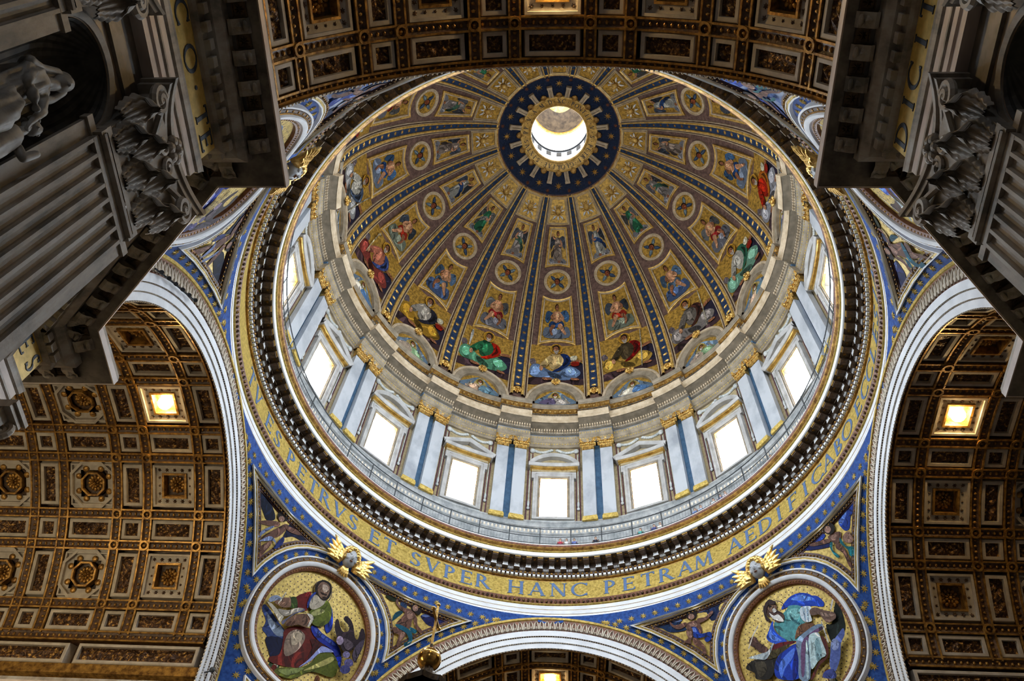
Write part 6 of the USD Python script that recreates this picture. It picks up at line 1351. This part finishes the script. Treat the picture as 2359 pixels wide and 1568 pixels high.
    m = MB()
    x0, x1 = (-8, 3.8) if sx < 0 else (-3.8, 8); sbox(m, S, x0, x1, 26.5, 26.85, 0.0, 0.12); sbox(m, S, x0, x1, 26.9, 27.9, 0.0, 0.06); m.build("wall_moulding", M["stone_dark"], w)
def giant(S, label):
    t = thing("giant_pilaster", label, "pilaster", "giant fluted pilasters of the near piers")
    prof, W, fw_, gap = [], 1.5, 0.31, 0.0
    gap = (3.0 - 7 * fw_) / 8; x = -1.5; prof = [(-1.5, 0.0), (-1.5, 0.36)]
    for i in range(7):
        x0 = -1.5 + gap + i * (fw_ + gap)
        for a in np.linspace(0, math.pi, 8): prof.append((x0 + fw_ / 2 - fw_ / 2 * math.cos(a), 0.36 - 0.15 * math.sin(a)))
    prof += [(1.5, 0.36), (1.5, 0.0)]
    P = np.array([[(x, z, h) for x, h in prof] for z in (1.2, 23.8)]); m = MB(); m.add(*grid(S(P[..., 0], P[..., 1], P[..., 2]))); sbox(m, S, -1.5, 1.5, 23.78, 24.12, 0.0, 0.36)
    for i in range(7):
        x0 = -1.5 + gap + i * (fw_ + gap) + fw_ / 2
        V = [(x0 + fw_ / 2 * math.cos(a) * math.cos(b), 23.45 + 0.34 * math.sin(b), 0.36 - 0.15 * math.sin(a) * math.cos(b)) for b in np.linspace(0, math.pi / 2, 5) for a in np.linspace(0, math.pi, 8)]
    m.build("fluted_shaft", M["stone"], t)
    b = MB(); sbox(b, S, -1.95, 1.95, 0, 0.7, 0, 0.7); sbox(b, S, -1.75, 1.75, 0.7, 1.2, 0, 0.55); b.build("base", M["stone"], t)
    bk = MB(); sbox(bk, S, -1.95, 1.95, 0.7, 24.0, 0.0, 0.14); sbox(bk, S, -2.02, 2.02, 24.0, 24.3, 0.0, 0.22); bk.build("backing_strip", M["stone"], t)
    a = MB(); a.add(*sweep([(1.5, 24.1), (-1.5, 24.1)], [(-0.02, 0.0), (-0.02, 0.4), (0.04, 0.5), (0.14, 0.52), (0.22, 0.46), (0.22, 0.4), (0.3, 0.42), (0.32, 0.0)], S)); sbox(a, S, -1.58, -1.48, 24.08, 24.42, 0, 0.46); sbox(a, S, 1.48, 1.58, 24.08, 24.42, 0, 0.46); a.build("neck_moulding", M["stone"], t)
    c = sub(t, "corinthian_capital"); Sc = lambda x, y, h: S(x, y + 24.42, h); capital(c, Sc, 3.0, 3.47, 0.36, M["stone"], True)
pier(-1, -1, "near marble pier with the statue niche", "dark stone entablature with gold frieze above the statue niche")
pier(1, -1, "near marble pier with no statue, opposite the statue niche", "dark stone entablature with gold frieze opposite the statue niche")
pier(-1, 1, "far pier below the eagle medallion", "grey entablature below the eagle medallion")
pier(1, 1, "far pier below the blue-mantled saint medallion", "grey entablature below the blue-mantled saint medallion")
wl = struct("window_17", "tall daylight windows in the side wall of the gilded vault's arm", "window"); S = S_frame((0, -PX - 0.42, 0), (1, 0, 0), (0, 0, 1), (0, 1, 0))
for x in (-29.5, -36.5, -43.5):
    b = MB(); sbox(b, S, x - 2.0, x + 2.0, 15.0, 25.5, 0.02, 0.06); b.build("pane", M["vaultpane"], wl)
    b = MB(); b.add(*sweep([(x - 2, 15), (x + 2, 15), (x + 2, 25.5), (x - 2, 25.5)], [(0, 0), (0, 0.25), (0.45, 0.25), (0.45, 0)], S, True)); b.build("window_frame", M["stone"], wl)
for sx, nm in ((-1, "statue niche"), (1, "dark empty niche")):
    Sf = lambda y, sx=sx: S_frame((sx * (PX + 0.42), y, 0), (0, -sx, 0), (0, 0, 1), (-sx, 0, 0))
    giant(Sf(-21.8), "huge fluted pilaster with acanthus capital between the %s and the crossing" % nm)
    giant(Sf(-27.95), "huge fluted pilaster at the frame's edge beyond the %s" % nm)
    giant(S_frame((sx * 21.8, -(PX + 0.42), 0), (sx, 0, 0), (0, 0, 1), (0, 1, 0)), "huge fluted pilaster turned to the side arm past the %s" % nm)
# letters of the two near friezes
fz = thing("inscription", "dark capitals on the gold frieze above the statue niche", "inscription")
S = S_frame((-PX, 0, 0), (0, 1, 0), (0, 0, 1), (1, 0, 0))
for c, y in (("C", -25.45), ("O", -23.95), (".", -23.0), ("T", -22.0), ("E", -21.2)): letter(fz, c, S, y, 30.27, 1.0, "ink", 0.03, wide=0.95)
for c, y in (("V", -27.0), ("M", -28.6)): letter(fz, c, S, y, 30.27, 1.0, "ink", 0.03)
fz = thing("inscription", "two dark capitals on the pale gold frieze at the pier's side-arm corner", "inscription")
S = S_frame((-PE, 0, 0), (0, 1, 0), (0, 0, 1), (1, 0, 0))
for c, y in (("E", -13.0), ("S", -12.1)): letter(fz, c, S, y, 30.27, 1.0, "ink", 0.03, wide=0.8)
fz = thing("inscription", "dark capitals on the gold frieze opposite the statue niche", "inscription")
S = S_frame((PX, 0, 0), (0, -1, 0), (0, 0, 1), (-1, 0, 0))
for c, y in (("D", -21.3), ("I", -22.35), ("C", -23.2), ("I", -24.3), ("T", -25.3), ("V", -26.6)): letter(fz, c, S, -y, 30.27, 1.0, "ink", 0.03)

# ================================================================ STATUE
st = thing("statue", "marble statue of a veiled woman leaning over a child in the dark niche", "statue")
def marble(name, chains, parent=None, edge=0.09, fold=0.0, it=5):
    t = to_mesh(hull_chain(chains), edge, it); v = np.array(t.vertices)
    if fold:
        nrm = t.vertex_normals; a = np.arctan2(v[:, 1] + 24.9, v[:, 0] + 12.6); k = np.clip((23.0 - v[:, 2]) / 0.8, 0, 1)
        v = v + nrm * (fold * k * (np.sin(a * 15 + v[:, 2] * 1.3) + 0.6 * np.sin(a * 27 - v[:, 2] * 2)))[:, None]
    m = MB(); m.add(v, t.faces); return m.build(name, M["statue"], parent or st, smooth=True)
X0 = -12.15
marble("woman", [[((X0 - .3, -25.0, 17.5), .62), ((X0 - .3, -25.05, 19.6), .55), ((X0 - .25, -25.15, 21.3), .48), ((X0 - .15, -25.1, 22.4), .46)], [((X0 - .15, -25.45, 22.55), .24), ((X0 - .1, -24.8, 22.6), .24)], [((X0 - .12, -25.05, 22.5), .22), ((X0 + .02, -24.85, 23.1), .16)],
    [((X0 + .05, -24.82, 23.35), .24), ((X0 + .1, -24.8, 23.5), .22)], [((X0 - .1, -25.45, 22.5), .2), ((X0 + .25, -25.3, 21.7), .15), ((X0 + .4, -24.85, 21.5), .11), ((X0 + .42, -24.7, 21.45), .09)], [((X0 - .05, -24.8, 22.5), .18), ((X0 + .3, -24.5, 21.9), .13), ((X0 + .35, -24.35, 21.0), .1)], [((X0 + .05, -25.0, 20.9), .4), ((X0 + .35, -24.9, 20.3), .36), ((X0 + .2, -24.9, 18.2), .34)],
    [((X0 + .27, -24.8, 23.36), .05), ((X0 + .31, -24.8, 23.3), .045)]], fold=0.035)
marble("veil", [[((X0 - .02, -24.85, 23.68), .2), ((X0 - .2, -24.95, 23.4), .24), ((X0 - .3, -25.1, 22.8), .26), ((X0 - .45, -25.3, 22.0), .3), ((X0 - .5, -25.4, 20.6), .3)], [((X0 - .02, -25.08, 23.5), .1), ((X0 - .05, -25.3, 22.9), .1), ((X0, -25.55, 22.4), .16)], [((X0 - .02, -24.58, 23.5), .1), ((X0 - .1, -24.5, 23.0), .1), ((X0 - .1, -24.6, 22.6), .16)]], fold=0.02)
marble("child", [[((X0 + .15, -24.25, 18.00), .3), ((X0 + .15, -24.25, 19.60), .3), ((X0 + .2, -24.3, 20.60), .26)], [((X0 + .2, -24.3, 20.70), .12), ((X0 + .25, -24.3, 21.00), .11)], [((X0 + .27, -24.28, 21.25), .2), ((X0 + .3, -24.28, 21.35), .19)], [((X0 + .2, -24.0, 20.60), .13), ((X0 + .4, -23.8, 20.40), .1), ((X0 + .45, -23.75, 20.90), .08)], [((X0 + .46, -24.28, 21.28), .04), ((X0 + .5, -24.28, 21.24), .03)]], fold=0.02)
hr = MB(); S = S_frame((0, 0, 0), (1, 0, 0), (0, 1, 0), (0, 0, 1)); r = random.Random(3)
for i in range(24):
    a, b = r.uniform(0.6, 5.6), r.uniform(0.0, 1.0); ball(hr, S, X0 + .24 + .2 * math.cos(a) * math.cos(b), -24.28 + .2 * math.sin(a) * math.cos(b), 21.35 + .19 * math.sin(b), .07, .07, .06)
hr.build("child_curls", M["statue"], st)
bs = MB(); sbox(bs, S_frame((X0 - .2, -24.8, 0), (0, 1, 0), (0, 0, 1), (1, 0, 0)), -1.05, 1.05, 17.0, 17.6, -.9, .9); bs.build("plinth", M["stone"], st)

# ================================================================ CANOPY, ORB AND CROSS
OX, OY, OZ = -4.85, 0.0, 26.92
cn = thing("altar_canopy", "dark bronze altar canopy with scalloped top under the gilt orb", "canopy")
for dx in (-2.0, 2.0):
    for dy in (-2.0, 2.0):
        p = MB(); p.add(*tube([(OX + dx + 0.16 * math.cos(z * 1.3), OY + dy + 0.16 * math.sin(z * 1.3), z) for z in np.linspace(0, 19.0, 60)], 0.42, 10)); p.build("twisted_column", M["bronze"], cn, smooth=True)
c = MB(); c.add(*sweep([(OX - 2.5, OY - 2.5), (OX + 2.5, OY - 2.5), (OX + 2.5, OY + 2.5), (OX - 2.5, OY + 2.5)], [(-2.4, 19.0), (-0.2, 19.0), (0.0, 19.3), (0.0, 20.2), (0.3, 20.5), (-0.4, 20.7), (-2.4, 20.9)], S_plan, True)); c.build("cornice", M["bronze"], cn)
for i in range(8):
    a = i * math.pi / 4 + 0.2; q = [(OX + math.cos(a) * (2.6 - 2.4 * t ** 0.6), OY + math.sin(a) * (2.6 - 2.4 * t ** 0.6), 20.6 + 5.6 * t ** 1.5) for t in np.linspace(0, 1, 14)]
    m = MB(); m.add(*tube(q, 0.14, 7)); m.build("scrolled_rib", M["bronze"], cn, smooth=True)
cap = MB(); pts_ = []
for i in range(64):
    a = i * 2 * math.pi / 64; k = 1.0 + 0.16 * abs(math.sin(a * 4)); pts_.append((a, k))
P = np.array([[(OX + math.cos(a) * k * r, OY + math.sin(a) * k * r, z - (0.25 * abs(math.sin(a * 4)) if r > 0.8 else 0)) for r, z in ((0.95, 25.35), (0.98, 25.6), (0.6, 25.8), (0.3, 26.1), (0.2, 26.5))] for a, k in pts_]); cap.add(*grid(P, closed_u=True)); cap.build("scalloped_cap", M["bronze"], cn, smooth=40)
ob = thing("orb_and_cross", "shiny gilt orb topped by a slender cross, above the dark canopy", "orb")
M["polished"] = noisy("polished_gilt", (0.5, 0.28, 0.07), (0.8, 0.5, 0.14), 2.0, 0.18, 1.0)
m = MB(); v = trimesh.creation.icosphere(4).vertices * 0.51; m.add(v + (OX, OY, OZ), trimesh.creation.icosphere(4).faces); m.build("orb", M["polished"], ob, smooth=True)
m = MB(); m.add(*tube([(OX, OY, OZ - 0.6), (OX, OY, OZ - 0.4)], 0.16, 10)); m.build("stem", M["bronze"], ob)
m = MB(); m.add(*tube([(OX, OY, OZ + 0.45), (OX, OY, OZ + 0.8)], 0.07, 8)); m.build("collar", M["bronze"], ob)
m = MB(); sbox(m, S_frame((OX, OY, OZ), (1, 0, 0), (0, 0, 1), (0, 1, 0)), -0.05, 0.05, 0.7, 3.0, -0.05, 0.05); m.build("cross_shaft", M["gold"], ob)
m = MB(); sbox(m, S_frame((OX, OY, OZ), (0.12, 0.99, 0), (0, 0, 1), (0.99, -0.12, 0)), -0.6, 0.6, 2.2, 2.3, -0.05, 0.05); m.build("cross_arm", M["gold"], ob)
m = MB()
for dx, dz in ((-0.65, 2.25), (0.65, 2.25), (0, 3.05)): v = ICO.vertices * 0.1; m.add(v + (OX + dx * .12, OY + dx * .99, OZ + dz), ICO.faces)
m.build("cross_knobs", M["gold"], ob)

# ---- small fittings on the gilded vault's arch
fb = thing("floodlight_bar", "thin dark bar of small floodlights slanting across the white arch beside the gilded vault", "lamp")
m = MB(); m.add(*tube([(-20.1, -11.6, 41.0), (-20.1, -9.8, 42.8), (-20.1, -8.0, 44.5)], 0.05, 6)); m.build("bar", M["iron"], fb)
for i in range(6):
    t = i / 5; p = np.array([-20.0, -11.3 + 3.1 * t, 41.3 + 3.0 * t]); m = MB(); m.add(*tube([p, p + (0.05, -0.04, -0.12), p + (0.2, -0.1, -0.3)], [0.05, 0.09, 0.12], 8)); m.build("floodlight", M["iron"], fb)
fb = thing("floodlight", "single small dark floodlight at the foot of the white arch beside the gilded vault", "lamp")
m = MB(); v = ICO.vertices * 0.17; m.add(v + (-20.05, 12.52, 36.3), ICO.faces); m.build("housing", M["iron"], fb, smooth=True)
m = MB(); m.add(*tube([(-20.55, 12.45, 36.0), (-20.05, 12.5, 36.2)], 0.04, 6)); m.build("bracket", M["iron"], fb)
